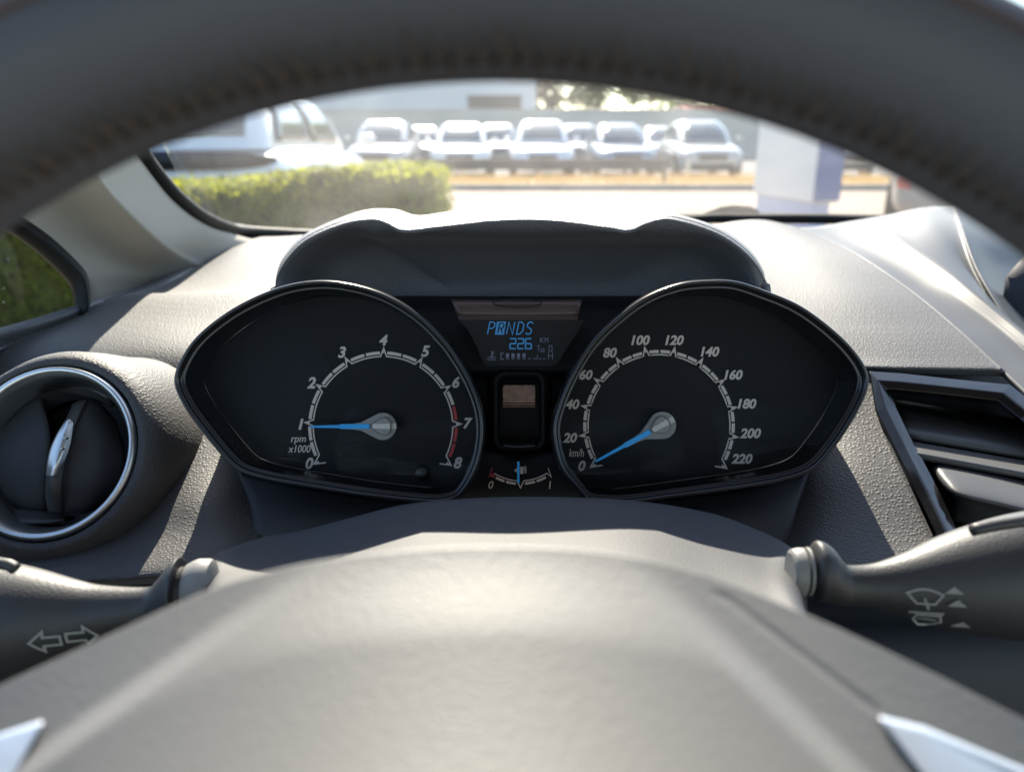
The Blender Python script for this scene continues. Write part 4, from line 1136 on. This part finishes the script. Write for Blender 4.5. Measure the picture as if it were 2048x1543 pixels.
    b = MB(); b.box(hl - .10, hl + .02, -.62 * hw, .62 * hw, .27, .42); b.build("air_intake", M_GRILL, root, recalc='out', smooth=False, bevel=.03)
    b = MB(); b.box(-hl - .015, -hl + .0, -.26, .26, belt - .42, belt - .31); b.build("number_plate", M_PLATE, root, recalc='out', smooth=False)
    root.location = loc; root.rotation_euler = (0, 0, rz)
    return root
def kids(o): return [c for c in bpy.data.objects if c.parent == o]
def dup_car(src, label, pnt, loc, rz, group):
    r_ = src.copy(); C.objects.link(r_); r_.location = loc; r_.rotation_euler = (0, 0, rz); r_["label"] = label
    if group: r_["group"] = group
    for ch in kids(src):
        c = ch.copy(); C.objects.link(c); c.parent = r_
        if c.name.split('.')[0] in ("body", "cabin", "mirror"):
            c.material_slots[0].link = 'OBJECT'; c.material_slots[0].material = pnt
        for gch in kids(ch):
            g_ = gch.copy(); C.objects.link(g_); g_.parent = c
    return r_
GR = "cars parked facing the road"
FR = -math.pi / 2
def rowx(px, y): return (px - CX) / F * y * 1.0 / (ct + 0) * (ct) * 1.0
suv = make_car("parked_car", "silver car nosing towards the road, leftmost of the front row, beside the white SUV", SILVER, group=GR)
def at(px, y):                 # lateral position of something at ground distance y seen in column px near the horizon
    depth = y * ct + 0.0 * st - (-(CAMZ - .8)) * st * 0
    return (px - CX) / F * (y * ct + (CAMZ - .8) * st)
Yf = 22 + 2.2
hatch = make_car("parked_car", "white car in the front row, left of the paler pearl one", WHITE, L=4.1, W=1.78, H=1.50, belt=.95, hood=.90, group=GR, loc=(at(916, 22), Yf - .1, 0), rz=FR + .02)
suv.location = (at(748, 22), Yf, 0); suv.rotation_euler = (0, 0, FR)
for px, lb, pn in ((1088, "pearl white car in the middle of the front row, under the dark window", PEARL), (1258, "blue-grey car in the front row, darkest there", BLUE), (1428, "silver car in the front row, beside the white sign pylon", SILVER), (1715, "grey car in the front row, beyond the sign pylon", GREY)):
    dup_car(hatch if pn in (BLUE, GREY) else suv, lb, pn, (at(px, 22), Yf + random.uniform(-.3, .3), 0), FR + random.uniform(-.05, .05), GR)
for px, lb, pn in ((832, "dark grey car in the second row, behind the gap left of the white car", GREY), (992, "silver car in the second row, between the white and the pearl car", SILVER), (1168, "dark blue car in the second row, left of the blue-grey front car", BLUE), (1345, "pale car in the second row, between blue-grey and silver front cars", PEARL)):
    dup_car(hatch if pn is GREY or pn is PEARL else suv, lb, pn, (at(px, 30), 32.2 + random.uniform(-.4, .4), 0), FR + random.uniform(-.03, .03), "cars in the second row")
wc = make_car("parked_car", "white car parked facing away behind the clipped hedge, dark band across its tail", WHITE, L=4.4, W=1.88, H=1.56, belt=1.03, hood=.98, group="white car behind the hedge", loc=(-2.68, 8.3, 0), rz=math.pi / 2)
b = MB(); rows_ = []
for z, o_ in ((.90, 0), (.97, .012), (1.04, 0)):
    rows_.append([Vector((-2.68 + y, 8.3 - 2.2 - .012 - o_ + .16 * (abs(y) / .9) ** 4, .97 + (z - .97) * (1 - .75 * (abs(y) / .86) ** 5))) for y in np.linspace(-.86, .86, 26)])
b.grid(rows_); b.build("tail_band", M_GRILL, wc, recalc=None, solid=.02)
bpy.data.objects[[c.name for c in bpy.data.objects if c.parent == wc and c.name.startswith("tail_band")][0]].matrix_parent_inverse = Matrix.Rotation(-math.pi / 2, 4, 'Z')
dup_car(hatch, "grey car by the sign pylon, its red tail lamp showing", GREY, (5.95, 10.3, 0), R(62), "grey cars beside the sign")

# --- sign pylon
sg = thing("sign_pylon", "tall white sign pylon with blue edge and pale blue foot, beside the road", "sign", (3.2, 8.8, 0))
M_SW = mat("sign_white", (.58, .585, .575), .4, .4); M_SB = mat("sign_blue", (.035, .085, .24), .4, .4); M_SL = mat("sign_foot", (.30, .35, .50), .4, .4)
def plan(b, pts, z0, z1):
    n = len(pts); b.add([(x, y, z0) for x, y in pts] + [(x, y, z1) for x, y in pts], [tuple(range(n))[::-1], tuple(range(n, 2 * n))] + [(i, (i + 1) % n, n + (i + 1) % n, n + i) for i in range(n)])
A_, B_ = Vector((2.86, 9.4)), Vector((3.05, 7.95)); t_ = (A_ - B_).normalized(); nn_ = Vector((t_.y, -t_.x))
plan_ = lambda u0, u1, v0, v1: [tuple(B_ + t_ * u + nn_ * v) for u, v in ((u0, v0), (u1, v0), (u1, v1), (u0, v1))]
LN = (A_ - B_).length
b = MB(); plan(b, plan_(.06, LN, 0, .28), .50, 2.6); b.build("panel", M_SW, sg, smooth=False, bevel=.02, recalc='out')
b = MB(); plan(b, plan_(-.0, .058, .012, .27), .52, 2.58); b.build("edge", M_SB, sg, smooth=False, bevel=.01, recalc='out')
b = MB(); plan(b, plan_(.10, LN - .06, .03, .22), 0, .497); b.build("foot", M_SL, sg, smooth=False, recalc='out')
